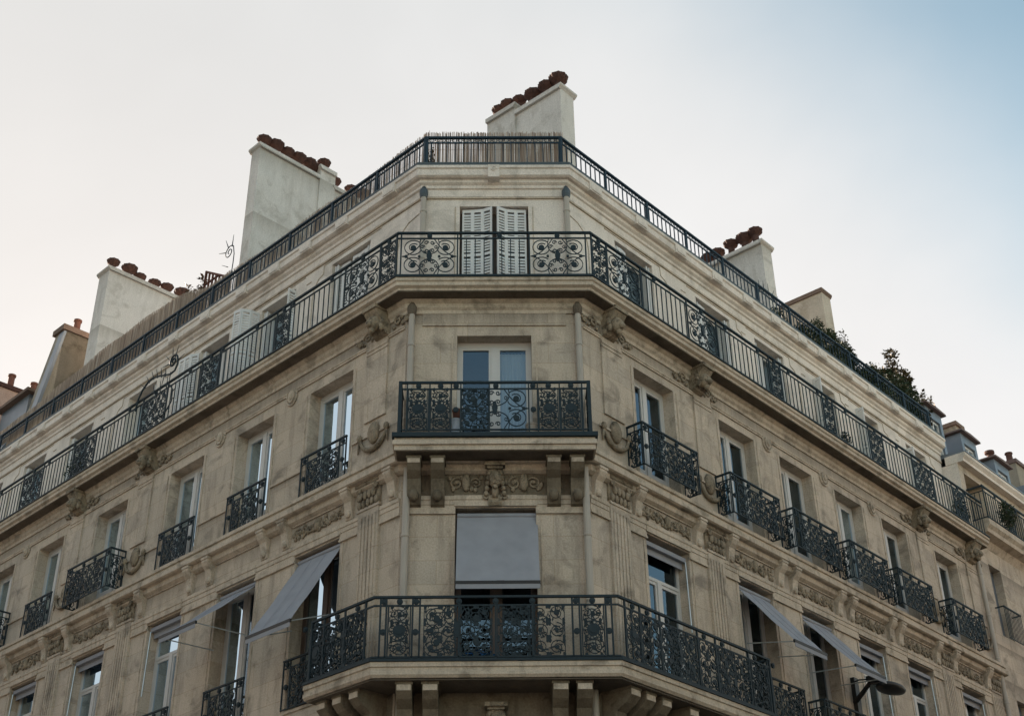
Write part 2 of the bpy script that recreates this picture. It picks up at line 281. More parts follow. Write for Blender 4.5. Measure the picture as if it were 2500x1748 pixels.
# ------------------------------------------------------------------ ground
def ground():
    g = G(); g.box(-1500, 1500, -1500, 1500, -.3, 0); o = link('street', g.mesh('street', 'asphalt')); tag(o, kind='structure')
    g = G(); ring = [path(3.2, 40, 40), path(-30, 40, 40)]
    for (za, zb, off, nm, mt) in ((0.003, .13, 3.2, 'pavement', 'pave'),):
        a = path(off, 60, 60); b = path(.3, 60, 60)
        g = G(); i0 = [g.P(q.x, -q.y, zb) for q in a]; i1 = [g.P(q.x, -q.y, zb) for q in b]
        for j in range(3): g.f.append([i0[j], i0[j+1], i1[j+1], i1[j]])
        tag(link(nm, g.mesh(nm, mt)), kind='structure')
    o = sweep('kerb', [(3.2, .002), (3.38, .002), (3.38, .134), (3.2, .134)], 60, 60, 'kerb', None); tag(o, kind='structure')
ground()
def opposite():
    # the house rows on the far sides of the two streets and of the crossing, seen only as reflections
    g = G(); gw = G()
    def block(o, d, nrm, L, D, Hh, seed):
        rn = random.Random(seed); d = Vector(d); nrm = Vector(nrm); o = Vector(o)
        def bx(G_, a0, a1, b0, b1, z0, z1):
            vs = [o+d*a+nrm*b for a in (a0, a1) for b in (b0, b1)]
            ids = [G_.P(v.x, -v.y, z) for v in vs for z in (z0, z1)]
            for q in ((0,1,3,2),(4,6,7,5),(0,4,5,1),(2,3,7,6),(0,2,6,4),(1,5,7,3)): G_.f.append([ids[i] for i in q])
        bx(g, 0, L, -D, 0, 0, Hh); bx(g, 0, L, 0, .35, Hh-.5, Hh-.1)
        for fl in range(5):
            z = 1.0+fl*3.4; bx(g, 0, L, .0, .22, z+3.0, z+3.15)
            a = 1.2
            while a < L-2: bx(gw, a, a+1.2, .004, .05, z+.2, z+2.4); a += 2.7
        bx(gw, .4, L-.4, -D+.4, -.4, Hh+.003, Hh+1.2)
    w = 'L'; block((ORG['L'].xy+DIR['L']*3+NOR['L']*18.5), DIR['L'], -NOR['L'], 60, 12, 15.5, 1)
    w = 'R'; block((ORG['R'].xy+DIR['R']*3+NOR['R']*18.5), DIR['R'], -NOR['R'], 60, 12, 17.0, 2)
    block((-14, -40), (1, 0), (0, 1), 28, 12, 15.5, 3)
    tag(link('opposite_house_rows', g.mesh('opposite_house_rows', 'stone')), kind='structure')
    tag(link('opposite_house_windows', gw.mesh('opposite_house_windows', 'zinc')), kind='structure')
opposite()
# ------------------------------------------------------------------ the corner building
B = empty('apartment_building', 'cream stone corner apartment building with iron balconies on its cut corner and both long wings', 'building')
SL, SR = 19.0, 15.9
Z3, Z4, Z5, ZR = 7.93, 11.8, 15.05, 18.12
F4L = [(1.47,2.75),(3.90,5.10),(6.29,7.53),(9.22,10.47),(11.98,13.16),(14.35,15.55),(16.7,17.9)]
F4R = [(1.485,2.724),(4.243,5.509),(6.465,7.745),(8.70,9.88),(10.80,11.97),(13.42,14.60)]
F3L = [(1.56,2.82),(4.00,5.22),(6.42,7.63),(9.27,10.55),(12.10,13.30),(14.5,15.7),(16.8,18.0)]
F3R = [(1.53,2.79),(4.36,5.53),(6.57,7.78),(8.79,9.93),(10.90,12.10),(13.50,14.70)]
F5L = [(1.71,2.93),(4.15,5.36),(6.56,7.68),(9.50,10.72),(12.36,13.52),(14.71,15.87),(17.06,18.2)]
F5R = [(1.72,2.97),(4.51,5.79),(6.78,7.98),(9.30,10.28),(11.30,12.40),(13.85,14.95)]
def wall(w, s0, s1, z0, z1, o, ops, depth, mat):
    g = G(w)
    xs = sorted({s0, s1, *[a for q in ops for a in q[:2]]}); zs = sorted({z0, z1, *[a for q in ops for a in q[2:]]})
    xs = [x for x in xs if s0 <= x <= s1]; zs = [z for z in zs if z0 <= z <= z1]
    for a, b in zip(xs, xs[1:]):
        for c, d in zip(zs, zs[1:]):
            mx_, mz = (a+b)/2, (c+d)/2
            if any(q[0] < mx_ < q[1] and q[2] < mz < q[3] for q in ops): continue
            g.quad((a,o,c),(b,o,c),(b,o,d),(a,o,d))
    for a, b, c, d in ops:
        i = o-depth
        g.quad((a,o,c),(a,i,c),(a,i,d),(a,o,d)); g.quad((b,o,c),(b,i,c),(b,i,d),(b,o,d)); g.quad((a,o,d),(b,o,d),(b,i,d),(a,i,d)); g.quad((a,o,c),(b,o,c),(b,i,c),(a,i,c))
    return part('facade_wall', g, mat, B)
DEP = .30
def ops(lst, a, b): return [(x, y, a, b) for x, y in lst]
wall('L', 0, SL, 0, 11.5, 0, ops(F3L, Z3+.05, 10.73), DEP, 'stone'); wall('R', 0, SR, 0, 11.5, 0, ops(F3R, Z3+.05, 10.79), DEP, 'stone'); wall('C', -H, H, 0, 11.5, 0, [(-.655,.67,Z3+.05,10.76)], DEP, 'stone')
wall('L', 0, SL, 11.5, 14.9, 0, ops(F4L, 11.88, 14.04), DEP, 'stone'); wall('R', 0, SR, 11.5, 14.9, 0, ops(F4R, 11.88, 14.09), DEP, 'stone'); wall('C', -H, H, 11.5, 14.9, 0, [(-.66,.655,11.84,14.10)], DEP, 'stone')
O5 = -.42
wall('L', -O5*tL, SL, 15.04, 18.0, O5, ops(F5L, 15.12, 17.32), DEP-.05, 'upper'); wall('R', -O5*tR, SR, 15.04, 18.0, O5, ops(F5R, 15.12, 17.32), DEP-.05, 'upper'); wall('C', -H-O5*tL, H+O5*tR, 15.04, 18.0, O5, [(-.655,.665,15.12,17.30)], DEP-.05, 'upper')
# inner floors and back walls keep the rooms dark
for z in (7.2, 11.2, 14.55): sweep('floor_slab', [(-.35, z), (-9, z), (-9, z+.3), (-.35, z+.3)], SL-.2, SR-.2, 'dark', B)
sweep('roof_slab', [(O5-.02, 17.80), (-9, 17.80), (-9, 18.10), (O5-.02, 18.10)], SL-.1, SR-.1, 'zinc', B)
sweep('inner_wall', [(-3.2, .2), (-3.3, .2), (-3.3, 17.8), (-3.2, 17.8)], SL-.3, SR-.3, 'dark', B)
for w, e in (('L', SL), ('R', SR)):
    g = G(w); g.box(e-.02, e-.3, -9.2, -.02, 0, 14.9); g.box(e-.02, e-.3, -9.2, O5-.02, 14.9, 17.98); part('party_wall', g, 'oldrender', B)
sweep('zinc_roof', [(-2.2, 18.1), (-9, 20.6), (-9, 18.1)], SL-.2, SR-.2, 'zinc', B)
# ---- mouldings that run round the corner
sweep('balcony_slab', [(-.5, 15.05), (.46, 15.05), (.46, 14.99), (.43, 14.97), (.43, 14.90), (.37, 14.87), (.36, 14.83), (.14, 14.82), (.12, 14.78), (.07, 14.74), (.07, 14.66), (.03, 14.62), (.03, 14.55), (-.2, 14.55)], SL, SR, 'trim', B)
g = sweep('balcony_edge_sheet', [(.30, 15.053), (.485, 15.053), (.485, 15.085), (.30, 15.085)], SL, SR, 'iron', B)
sweep('balcony_soffit', [(.352, 14.826), (.15, 14.815), (.15, 14.80), (.352, 14.811)], SL, SR, 'soffit', B)  # thin dark sheet under the slab, its shade carried by the colour
sweep('string_course', [(-.2, 11.81), (.13, 11.81), (.20, 11.77), (.20, 11.70), (.165, 11.69), (.165, 11.65), (.225, 11.62), (.225, 11.52), (.19, 11.50), (-.2, 11.48)], SL, SR, 'trim', B)
sweep('frieze_moulding', [(-.1, 11.498), (.12, 11.498), (.10, 11.40), (.04, 11.36), (-.1, 11.34)], SL, SR, 'trim', B)
sweep('cornice', [(-.6, 18.12), (-.17, 18.12), (-.17, 18.06), (-.20, 18.04), (-.20, 17.90), (-.24, 17.87), (-.30, 17.86), (-.31, 17.80), (-.36, 17.76), (-.36, 17.70), (-.395, 17.68), (-.395, 17.52), (-.6, 17.51)], SL, SR, 'upper', B)
sweep('cornice_base_line', [(-.5, 17.50), (-.385, 17.50), (-.385, 17.47), (-.5, 17.47)], SL, SR, 'trim', B)
def cross_openings(w, lst, s0, s1):
    segs = []; a = s0
    for x, y in lst: segs.append((a, x)); a = y
    segs.append((a, s1)); return [q for q in segs if q[1]-q[0] > .05]
# architrave band at the third floor, broken by the windows
def architrave(w, lst, s0, s1, zh):
    for a, b in cross_openings(w, lst, s0, s1):
        g = G(w); g.prism_s([(-.05, zh-.115), (.04, zh-.115), (.04, zh-.075), (.022, zh-.07), (.022, zh+.045), (.035, zh+.05), (.035, zh+.125), (.05, zh+.135), (.05, zh+.20), (-.05, zh+.20)], a, b); part('architrave', g, 'trim', B)
    for a, b in lst: g = G(w); g.prism_s([(-.04, zh+.02), (.045, zh+.02), (.045, zh+.12), (.06, zh+.135), (.06, zh+.205), (-.04, zh+.205)], a-.02, b+.02); part('architrave', g, 'trim', B)
architrave('L', F3L, 0, SL, 10.74); architrave('R', F3R, 0, SR, 10.79); architrave('C', [(-.655,.67)], -1.5, 1.5, 10.76)
# hood line over the fourth floor windows, dropping round a medallion
def medallion(w, s, z, r=.12):
    g = G(w); g.disc(s, z, .02, r*.8, .06, 14, r*1.15); g.tube([(s+r*1.25*cos(a), .02, z+r*1.5*sin(a)) for a in [pi+pi*i/12 for i in range(13)]], .022, 5); g.ell(s, .055, z, r*.45, .03, r*.7)
    g.tube([(s-r*1.35, .02, z+.02), (s-r*1.35, .02, z+r*1.1)], .018, 5); g.tube([(s+r*1.35, .02, z+.02), (s+r*1.35, .02, z+r*1.1)], .018, 5)
    part('medallion', g, 'trim', B)
for w, lst, meds, pil, e in (('L', F4L, (3.33, 5.72, 13.8, 16.1), (.76, 8.5, 11.4), SL), ('R', F4R, (6.0, 8.25, 10.36), (.80, 3.66, 12.78, 15.4), SR)):
    stops = sorted([(m-.17, m+.17) for m in meds]+[(p-.3, p+.3) for p in pil])
    for a, b in cross_openings(w, stops, .03, e): g = G(w); g.prism_s([(-.05, 14.255), (.028, 14.255), (.03, 14.285), (.045, 14.295), (.045, 14.32), (-.05, 14.32)], a, b); part('hood_moulding', g, 'trim', B)
    for m in meds: medallion(w, m, 14.20)
    # low sill line with a shield and garland
    for a, b in cross_openings(w, [(x-.1, y+.1) for x, y in lst], .35, e): g = G(w); g.box(a, b, -.05, .03, 12.42, 12.45); part('sill_moulding', g, 'trim', B)
    for p in pil:
        g = G(w); g.box(p-.29, p+.29, -.03, .035, 12.72, 14.55); g.box(p-.29, p+.29, -.03, .05, 14.17, 14.22); g.box(p-.29, p+.29, -.03, .05, 14.09, 14.12); part('pilaster', g, 'stone', B)
        g = G(w); sp = p; g.ell(sp, .03, 12.45, .15, .07, .22, 10, 6); g.tube([(sp+.34*cos(a), .04, 12.42+.30*sin(a)) for a in [pi+pi*i/14 for i in range(15)]], [.02+.03*sin(pi*i/14) for i in range(15)], 6)
        for q in (-.36, .36): g.ell(sp+q, .05, 12.44, .06, .05, .08); g.tube([(sp+q, .04, 12.4), (sp+q*1.1, .04, 12.15)], [.03, .015], 5)
        part('garland', g, 'carve', B, smooth=True)
g = G('C'); g.box(-1.28, 1.28, -.05, .022, 14.34, 14.60); g.box(-1.28, 1.28, -.05, .03, 14.30, 14.335); part('lintel_band', g, 'stone', B)
# F5 incised panels
for w, lst, e in (('L', F5L, SL), ('R', F5R, SR)):
    def line(pts):
        g = G(w); g.tube([(x, O5+.004, z) for x, z in pts], .013, 4); part('panel_moulding', g, 'trim', B)
    line([(.24, 17.16), (.55, 17.10), (.72, 16.98), (.82, 16.80), (.85, 16.6), (.85, 15.2)])
    for i, (a, b) in enumerate(lst):
        if a > 15.5: continue
        m = (i % 3 != 1) if w == 'L' else True; nx = lst[i+1][0] if i+1 < len(lst) else e
        line([(a-.33, 17.43), (b+.26, 17.43)] if not m else [(a-.33, 17.43), (b+.26, 17.43), (b+.28, 17.22), (b+.44, 17.16), (b+.56, 16.98), (b+.60, 16.75), (b+.60, 15.2)])
        if a > 1.8: line([(a-.55, 17.22), (a-.38, 17.22)])
g = G('C'); g.box(-1.3, 1.3, O5-.05, O5+.022, 17.515, 17.66); part('lintel_band', g, 'upper', B)
# cornice blocks
gb = G('C'); gb.box(-.19, .19, -.14, .035, -.12, .085); gb.box(-.15, .15, -.14, .05, -.09, .0); blk = gb.mesh('cornice_block', 'upper')
for w, ls in (('L', [.92,2.4,3.6,4.7,5.9,7.3,8.6,9.95,11.25,12.4,13.5,14.8,16.2,17.5]), ('R', [.87,2.37,3.73,5.09,6.3,7.45,8.6,9.5,10.7,11.9,13.1,14.4])):
    for s in ls: link('cornice_block', blk, B, FR[w] @ TR(w, s, -.20, 17.98))
g = G('C'); g.box(-.11, .11, -.6, -.13, 17.80, 18.10); g.tube(spiral(0, 17.99, .06, .01, 0, 1.6, o=-.12), .014, 4); part('keystone', g, 'upper', B)
# ---- consoles
def console(w, s, wd, ztop, hgt, dep, o0=0, mat='carve', drop=True, name='console'):
    g = G(w); pr = [(o0-.02, ztop), (o0+dep, ztop), (o0+dep, ztop-.18*hgt), (o0+dep*.82, ztop-.30*hgt), (o0+dep*.52, ztop-.42*hgt), (o0+dep*.40, ztop-.62*hgt), (o0+dep*.34, ztop-.8*hgt), (o0+dep*.2, ztop-.95*hgt), (o0-.02, ztop-hgt)]
    g.prism_s(pr, s-wd/2, s+wd/2)
    g.box(s-wd/2-.015, s+wd/2+.015, o0-.01, o0+dep+.015, ztop-.05, ztop-.004)
    if name == 'console':
        c0 = part(name, g, mat, B); g = G(w); g.box(s-wd/2+.012, s+wd/2-.012, o0+dep-.02, o0+dep+.012, ztop-.18*hgt+.004, ztop-.052); link('console_face', g.mesh('console_face', 'trim'), c0)  # lighter front block; the body below is coloured dark as underside shade
        g = G(w); g.ell(s, o0+dep*.36, ztop-.78*hgt, wd*.38, dep*.2, hgt*.14, 8, 5); g2 = g; link('console_drop', g2.mesh('console_drop', mat, True), c0); return c0
    if drop: g.ell(s, o0+dep*.36, ztop-.78*hgt, wd*.38, dep*.2, hgt*.14, 8, 5)
    g.tube([(s+wd/2, o0+dep*.72+.05*cos(a), ztop-.14*hgt+.05*sin(a)) for a in [2*pi*i/8 for i in range(8)]], .012, 4, closed=True)
    g.tube([(s-wd/2, o0+dep*.72+.05*cos(a), ztop-.14*hgt+.05*sin(a)) for a in [2*pi*i/8 for i in range(8)]], .012, 4, closed=True)
    return part(name, g, mat, B)
def relief(w, s0, s1, z0, z1, o, seed=0, name='carved_frieze', mat='carve'):
    rn = random.Random(seed); g = G(w); L = s1-s0; h = z1-z0; n = max(2, int(L/(h*.62))); c = (s0+s1)/2
    for i in range(n):
        x = s0+L*(i+.5)/n; d = 1 if x < c else -1; r = h*.30
        g.tube(spiral(x, (z0+z1)/2+rn.uniform(-.02, .02), r, r*.15, rn.uniform(0, 6), 1.5*d, 16, o), .020, 4)
        for k in range(4):
            a = rn.uniform(0, 6.28); g.ell(x+r*1.15*cos(a), o, (z0+z1)/2+r*1.05*sin(a), .04, .028, .05, 6, 4)
        g.ell(x, o+.01, (z0+z1)/2, .035, .03, .035, 6, 4)
    g.ell(c, o+.02, (z0+z1)/2, .075, .05, h*.42, 8, 5)
    return part(name, g, mat, B, smooth=True)
def lion_console(w, s):
    g = G(w); pr = [(.0, 14.84), (.36, 14.84), (.36, 14.74), (.30, 14.66), (.24, 14.56), (.19, 14.44), (.12, 14.34), (.0, 14.30)]
    g.prism_s(pr, s-.17, s+.17); g.box(s-.19, s+.19, 0, .40, 14.76, 14.835)
    o = part('lion_console', g, 'carve', B)
    g = G(w); g.ell(s, .27, 14.52, .14, .12, .15, 10, 7); g.ell(s, .37, 14.47, .07, .07, .06, 8, 5)
    for q in (-1, 1): g.ell(s+q*.11, .24, 14.64, .045, .04, .05, 6, 4); g.ell(s+q*.05, .36, 14.56, .028, .03, .022, 6, 4); g.ell(s+q*.14, .20, 14.45, .05, .06, .10, 6, 4)
    for k in range(9):
        a = pi*k/8; g.ell(s+.17*cos(a), .20, 14.52+.17*sin(a), .045, .05, .05, 6, 4)
    g.ell(s, .30, 14.37, .06, .06, .06, 6, 4)
    x = link('lion_head', g.mesh('lion_head', 'carve', True), o)
    for q in (-1, 1):
        g = G(w)
        g.tube(spiral(s+q*.42, 14.50, .12, .02, 0 if q > 0 else pi, 1.4*q, 14, .04), .024, 4); g.tube(spiral(s+q*.66, 14.45, .08, .02, 0 if q > 0 else pi, 1.3*q, 12, .035), .02, 4)
        for k in range(4): g.ell(s+q*(.30+.12*k), .035, 14.40+.05*(k % 2), .045, .03, .04, 6, 4)
        link('side_scroll', g.mesh('side_scroll', 'carve', True), o)
for s in (.62, 8.30, 11.27): lion_console('L', s)
for s in (.70, 3.46, 12.55, 15.35): lion_console('R', s)
for s in (-1.335, -.945, .97, 1.36): console('C', s, .225, 11.50, .75, .46, mat='soot_shade')
for s in (-1.37, -.98, .965, 1.325): console('C', s, .235, 7.68, .80, .60, mat='soot_shade')
for s in (.25, .65, 1.04): console('L', s, .215, 7.68, .80, .58, mat='soot_shade')
for s in (.18, .56, .97, 1.7, 2.7, 3.7): console('R', s, .24, 7.68, .80, .58, mat='soot_shade')
g = G('C'); g.box(-1.5, 1.5, -.02, .014, 10.97, 11.52); part('frieze_shade_panel', g, 'soot_shade', B)  # dark panels added behind the consoles, recess shade put into their colour
for w_, a_, b_ in (('C', -1.54, 1.54), ('L', .02, 1.25), ('R', .02, 3.3)): g = G(w_); g.box(a_, b_, -.02, .014, 6.6, 7.685); part('frieze_shade_panel', g, 'soot_shade', B)
# small brackets flanking the third floor windows, relief between them
for w, lst, e in (('L', F3L, SL), ('R', F3R, SR)):
    bs = [.17]+[x for a, b in lst for x in (a-.26, b+.28)]
    for s in bs:
        console(w, s, .19, 11.50, .56, .20, mat='trim', name='bracket')
    for i, (a, b) in enumerate(lst):
        if w == 'R' or i in (0, 3, 4, 5, 6): relief(w, a-.08, b+.08, 11.02, 11.32, .02, i+(10 if w == 'R' else 0))
        g = G(w); g.box(a-.14, b+.14, -.02, .03, 11.335, 11.36); part('frieze_line', g, 'trim', B)
relief('C', -.80, -.16, 11.0, 11.40, .03, 31); relief('C', .16, .80, 11.0, 11.40, .03, 32)
def carved_head(z, s=0, k=1.0):
    g = G('C'); g.ell(s, .13, z+.10*k, .115*k, .11*k, .155*k, 12, 9); g.ell(s, .235*1, z+.085*k, .022*k, .035*k, .045*k, 6, 5); g.ell(s, .20, z-.0*k, .045*k, .03*k, .018*k, 8, 4); g.ell(s, .175, z-.06*k, .05*k, .045*k, .035*k, 8, 4)
    for q in (-1, 1):
        g.ell(s+q*.045*k, .215, z+.125*k, .026*k, .016, .014*k, 6, 4); g.ell(s+q*.05*k, .205, z+.155*k, .038*k, .02, .012*k, 6, 4); g.ell(s+q*.06*k, .19, z+.06*k, .035*k, .03, .04*k, 6, 4)
        for j in range(5): g.ell(s+q*(.10+.012*j)*k, .12-.01*j, z+(.22-.09*j)*k, .045*k, .05, .05*k, 6, 4)
        g.tube(spiral(s+q*.16*k, z-.18*k, .07*k, .01, pi/2, 1.3*q, 12, .07), .02, 4)
    for j in range(7): a = pi*j/6; g.ell(s+.10*k*cos(a), .13, z+(.19+.07*sin(a))*k, .045*k, .06, .045*k, 6, 4)
    g.lathe(s, .10, [(.05*k, z-.22*k), (.06*k, z-.10*k), (.05*k, z-.02*k)], 8)
    o = part('carved_head', g, 'carve', B, smooth=True)
    g = G('C'); g.box(s-.17*k, s+.17*k, 0, .27, z+.30*k, z+.36*k); g.box(s-.13*k, s+.13*k, 0, .22, z+.26*k, z+.302*k); link('abacus', g.mesh('abacus', 'carve'), o); g = G('C'); g.prism_s([(0, z-.345*k), (.07, z-.345*k), (.10, z-.30*k), (.10, z-.2*k), (0, z-.2*k)], s-.11*k, s+.11*k)
    link('keystone', g.mesh('keystone', 'carve'), o)
carved_head(11.12); carved_head(7.1)
# F3 pilasters with fluting and capitals
for w, ps in (('L', (.77, 8.5, 11.35)), ('R', (.76, 3.60, 12.80, 15.35))):
    for p in ps:
        g = G(w); g.box(p-.265, p+.265, -.03, .055, 7.9, 11.0); g.box(p-.29, p+.29, -.03, .075, 10.98, 11.03)
        for k in range(5): x = p-.18+.09*k; g.box(x-.026, x+.026, .05, .072, 7.95, 10.86)
        o = part('pilaster', g, 'stone', B)
        g = G(w); g.box(p-.27, p+.27, -.03, .05, 11.03, 11.42); g.box(p-.31, p+.31, -.03, .12, 11.42, 11.49)
        for r_i, zz in ((0, 11.10), (1, 11.24)):
            for k in range(5): g.ell(p-.22+.11*k+(.055 if r_i else 0)*(k < 4), .075+.02*r_i, zz, .05, .035, .085, 6, 4)
        for q in (-1, 1): g.tube(spiral(p+q*.23, 11.36, .06, .01, pi/2, 1.5*q, 12, .10), .02, 4)
        link('capital', g.mesh('capital', 'carve', True), o)
# chamfer F4 balcony slab
g = G('C'); hw = 1.655
g.box(-hw, hw, -.02, .60, 11.53, 11.75); g.box(-hw-.025, hw+.025, -.02, .635, 11.62, 11.70); part('balcony_slab', g, 'trim', B)
g = G('C'); g.box(-hw-.04, hw+.045, .005, .66, 11.753, 11.83); part('balcony_edge_sheet', g, 'iron', B)
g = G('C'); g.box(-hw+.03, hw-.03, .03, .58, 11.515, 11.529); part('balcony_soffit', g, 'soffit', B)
# F3 balcony slab wraps the corner
sweep('balcony_slab', [(.0, 7.93), (.74, 7.93), (.74, 7.86), (.715, 7.85), (.715, 7.80), (.735, 7.79), (.735, 7.74), (.70, 7.70), (.0, 7.69)], 1.32, 4.02, 'trim', B)
sweep('balcony_edge_sheet', [(.60, 7.933), (.765, 7.933), (.765, 7.975), (.60, 7.975)], 1.32, 4.02, 'iron', B)
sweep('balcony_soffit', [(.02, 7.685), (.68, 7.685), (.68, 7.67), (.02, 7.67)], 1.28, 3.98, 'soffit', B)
# ---- pipes
def pipe(w, s, o, z0, z1, r=.055, hopper=None):
    g = G(w); g.lathe(s, o, [(r, z0), (r, z1)], 12)
    zz = z0+.9
    while zz < z1-.3: g.lathe(s, o, [(r+.008, zz), (r+.014, zz+.02), (r+.008, zz+.05)], 12); g.box(s-.012, s+.012, o-.12, o, zz+.015, zz+.035); zz += 1.1
    p = part('downpipe', g, 'pipe', B, smooth=False)
    if hopper:
        g = G(w); g.lathe(s, o, [(r+.01, z1-.01), (r+.028, z1+.06), (r+.03, z1+.15), (r+.012, z1+.19)], 10); g.tube([(s, o, z1+.2), (s, o-.12, z1+.34)], r*.9, 8); link('hopper', g.mesh('hopper', hopper), p)
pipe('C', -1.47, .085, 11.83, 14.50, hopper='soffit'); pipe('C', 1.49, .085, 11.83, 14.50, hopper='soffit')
pipe('C', -1.46, .10, 6, 11.44, .06); pipe('C', 1.50, .10, 6, 11.44, .06)
pipe('C', -1.35, O5+.09, 15.09, 17.45, hopper='tealpipe'); pipe('C', 1.40, O5+.09, 15.09, 17.45, hopper='tealpipe')
pipe('R', 15.75, .09, 0, 14.8)
# ------------------------------------------------------------------ windows
def window(w, s0, s1, z0, z1, o, style='f4', cur=(.0, .5, .0, .5), mat='white', surround=True):
    """cur = curtain spans as fractions of each pane (a0,a1,b0,b1)"""
    fo = o-.27; c = (s0+s1)/2; t = .055
    g = G(w); g.box(s0, s0+t, fo-.05, fo+.02, z0, z1); g.box(s1-t, s1, fo-.05, fo+.02, z0, z1); g.box(s0+t, s1-t, fo-.05, fo+.02, z1-.09, z1); g.box(s0+t, s1-t, fo-.05, fo+.02, z0, z0+.07)
    zt = z1-.09
    if style == 'tr': zt = z1-.62; g.box(s0+t, s1-t, fo-.045, fo+.03, zt-.06, zt)
    zb = z0+.07; zp = zt-(.06 if style == 'tr' else 0)
    g.box(c-.055, c+.055, fo-.04, fo+.035, zb, zp)
    for a, b in ((s0+t, c-.055), (c+.055, s1-t)):
        g.box(a, a+.045, fo-.035, fo+.015, zb, zp); g.box(b-.045, b, fo-.035, fo+.015, zb, zp); g.box(a+.045, b-.045, fo-.035, fo+.015, zp-.06, zp); g.box(a+.045, b-.045, fo-.035, fo+.015, zb, zb+.28)
        g.box(a+.045, b-.045, fo-.030, fo+.008, zb+(zp-zb)*.52, zb+(zp-zb)*.52+.025) if style == 'bar' else None
    if style == 'tr': pass
    fr = part('window', g, mat, B)
    for i, (a, b) in enumerate(((s0+t+.045, c-.10), (c+.10, s1-t-.045))):
        g = G(w); g.quad((a, fo-.01, zb+.28), (b, fo-.01, zb+.28), (b, fo-.01, zp-.06), (a, fo-.01, zp-.06)); link('pane', g.mesh('pane', 'glass'), fr)
        f0, f1 = cur[2*i], cur[2*i+1]
        if f1-f0 > .05:
            g = G(w); xa, xb = a+(b-a)*f0, a+(b-a)*f1; n = max(4, int((xb-xa)/.03)); top = []
            for j in range(n+1): x = xa+(xb-xa)*j/n; top.append((g.P(x, fo-.12+.018*(j % 2), z0+.1), g.P(x, fo-.12+.012*(j % 2), z1-.15)))
            for p, q in zip(top, top[1:]): g.f.append([p[0], q[0], q[1], p[1]])
            link('curtain', g.mesh('curtain', 'curt'), fr)
    if style == 'tr':
        g = G(w); g.quad((s0+t, fo-.01, zt), (s1-t, fo-.01, zt), (s1-t, fo-.01, z1-.09), (s0+t, fo-.01, z1-.09)); link('pane', g.mesh('pane', 'glass'), fr)
    if surround:
        d = .075
        for x in (s0-d-.02, s1+d): g = G(w); g.box(x, x+.02, -.03+o, o+.014, z0, z1-.02); link('surround', g.mesh('surround', 'trim'), fr)
    g = G(w); g.box(s0+.005, s1-.005, o-.28, o+.03, z0-.05, z0-.003); link('sill', g.mesh('sill', 'trim'), fr)
    return fr
CU4 = [(.0,.5,.0,1), (.0,.45,.0,1), (.2,.6,.0,.8), (.0,.35,.5,1), (.1,.5,.0,.6), (.0,.4,.0,.5), (0,.5,.5,1)]
for i, (a, b) in enumerate(F4L): window('L', a, b, 11.88, 14.04, 0, cur=CU4[i])
for i, (a, b) in enumerate(F4R): window('R', a, b, 11.88, 14.09, 0, cur=(.0, .6, .0, [.45,.3,.0,.6,0,.2][i]))
window('C', -.66, .655, 11.84, 14.10, 0, cur=(0, 0, .0, 1))
for i, (a, b) in enumerate(F3L): window('L', a, b, Z3+.05, 10.73, 0, 'tr' if i in (2, 3, 4) else 'f4', cur=(.1, .5, .2, .5) if i > 1 else (0, 0, 0, .3), mat='white' if i in (1, 2, 3, 4) else 'dpaint')
for i, (a, b) in enumerate(F3R): window('R', a, b, Z3+.05, 10.79, 0, 'tr' if i in (0, 3, 4) else 'f4', cur=(0, 0, 0, 0))
window('C', -.655, .67, Z3+.05, 10.76, 0, cur=(0, 0, 0, 0), mat='dpaint')
for i, (a, b) in enumerate(F5L): window('L', a, b, 15.12, 17.32, O5, cur=(0, .5, .5, 1), surround=False)
for i, (a, b) in enumerate(F5R): window('R', a, b, 15.12, 17.32, O5, cur=(0, .5, .5, 1), surround=False)
window('C', -.655, .665, 15.12, 17.30, O5, cur=(0, 0, 0, 0), mat='dpaint')
# ------------------------------------------------------------------ louvred folding shutters
def leaf_mesh(wd, h):
    g = G('C'); t = .035; g.box(0, t, -.014, .014, 0, h); g.box(wd-t, wd, -.014, .014, 0, h); g.box(t, wd-t, -.014, .014, 0, .09); g.box(t, wd-t, -.014, .014, h-.07, h); g.box(t, wd-t, -.014, .014, h*.5-.03, h*.5+.03)
    n = 30
    for i in range(n):
        z = .11+(h-.2)*i/n
        if abs(z-h*.5) < .06: continue
        b = [g.P(x, o, zz) for x in (t, wd-t) for o, zz in ((.013, z-.004), (-.011, z+.056), (-.014, z+.052), (.009, z-.008))]
        for q in ((0,1,5,4),(1,2,6,5),(2,3,7,6),(3,0,4,7)): g.f.append([b[j] for j in q])
    return g.mesh('shutter_leaf', 'shut')
LF = {}
def shutters(w, s, o, z, chain, wd=.205, h=2.14):
    """chain of hinged leaves; each angle is the leaf's direction in the (s, o) plane in degrees"""
    k = (wd, h)
    if k not in LF: LF[k] = leaf_mesh(wd, h)
    for a in chain:
        a = radians(a); ds, do = cos(a), sin(a)
        # local frame: x = SG*s, y = -o
        dx, dy = SG[w]*ds, -do; rot = math.atan2(dy, dx)
        s1, o1 = s+ds*wd, o+do*wd
        if abs(rot) > pi/2+.01: link('shutter', LF[k], B, FR[w] @ Matrix.Translation((SG[w]*s1, -o1, z)) @ Matrix.Rotation(rot+pi, 4, 'Z'))
        else: link('shutter', LF[k], B, FR[w] @ Matrix.Translation((SG[w]*s, -o, z)) @ Matrix.Rotation(rot, 4, 'Z'))
        s, o = s1, o1
ZS = 15.13
shutters('C', -.605, O5-.09, ZS, (3, 8, 24), .196); shutters('C', .62, O5-.09, ZS, (177, 172, 150), .196)
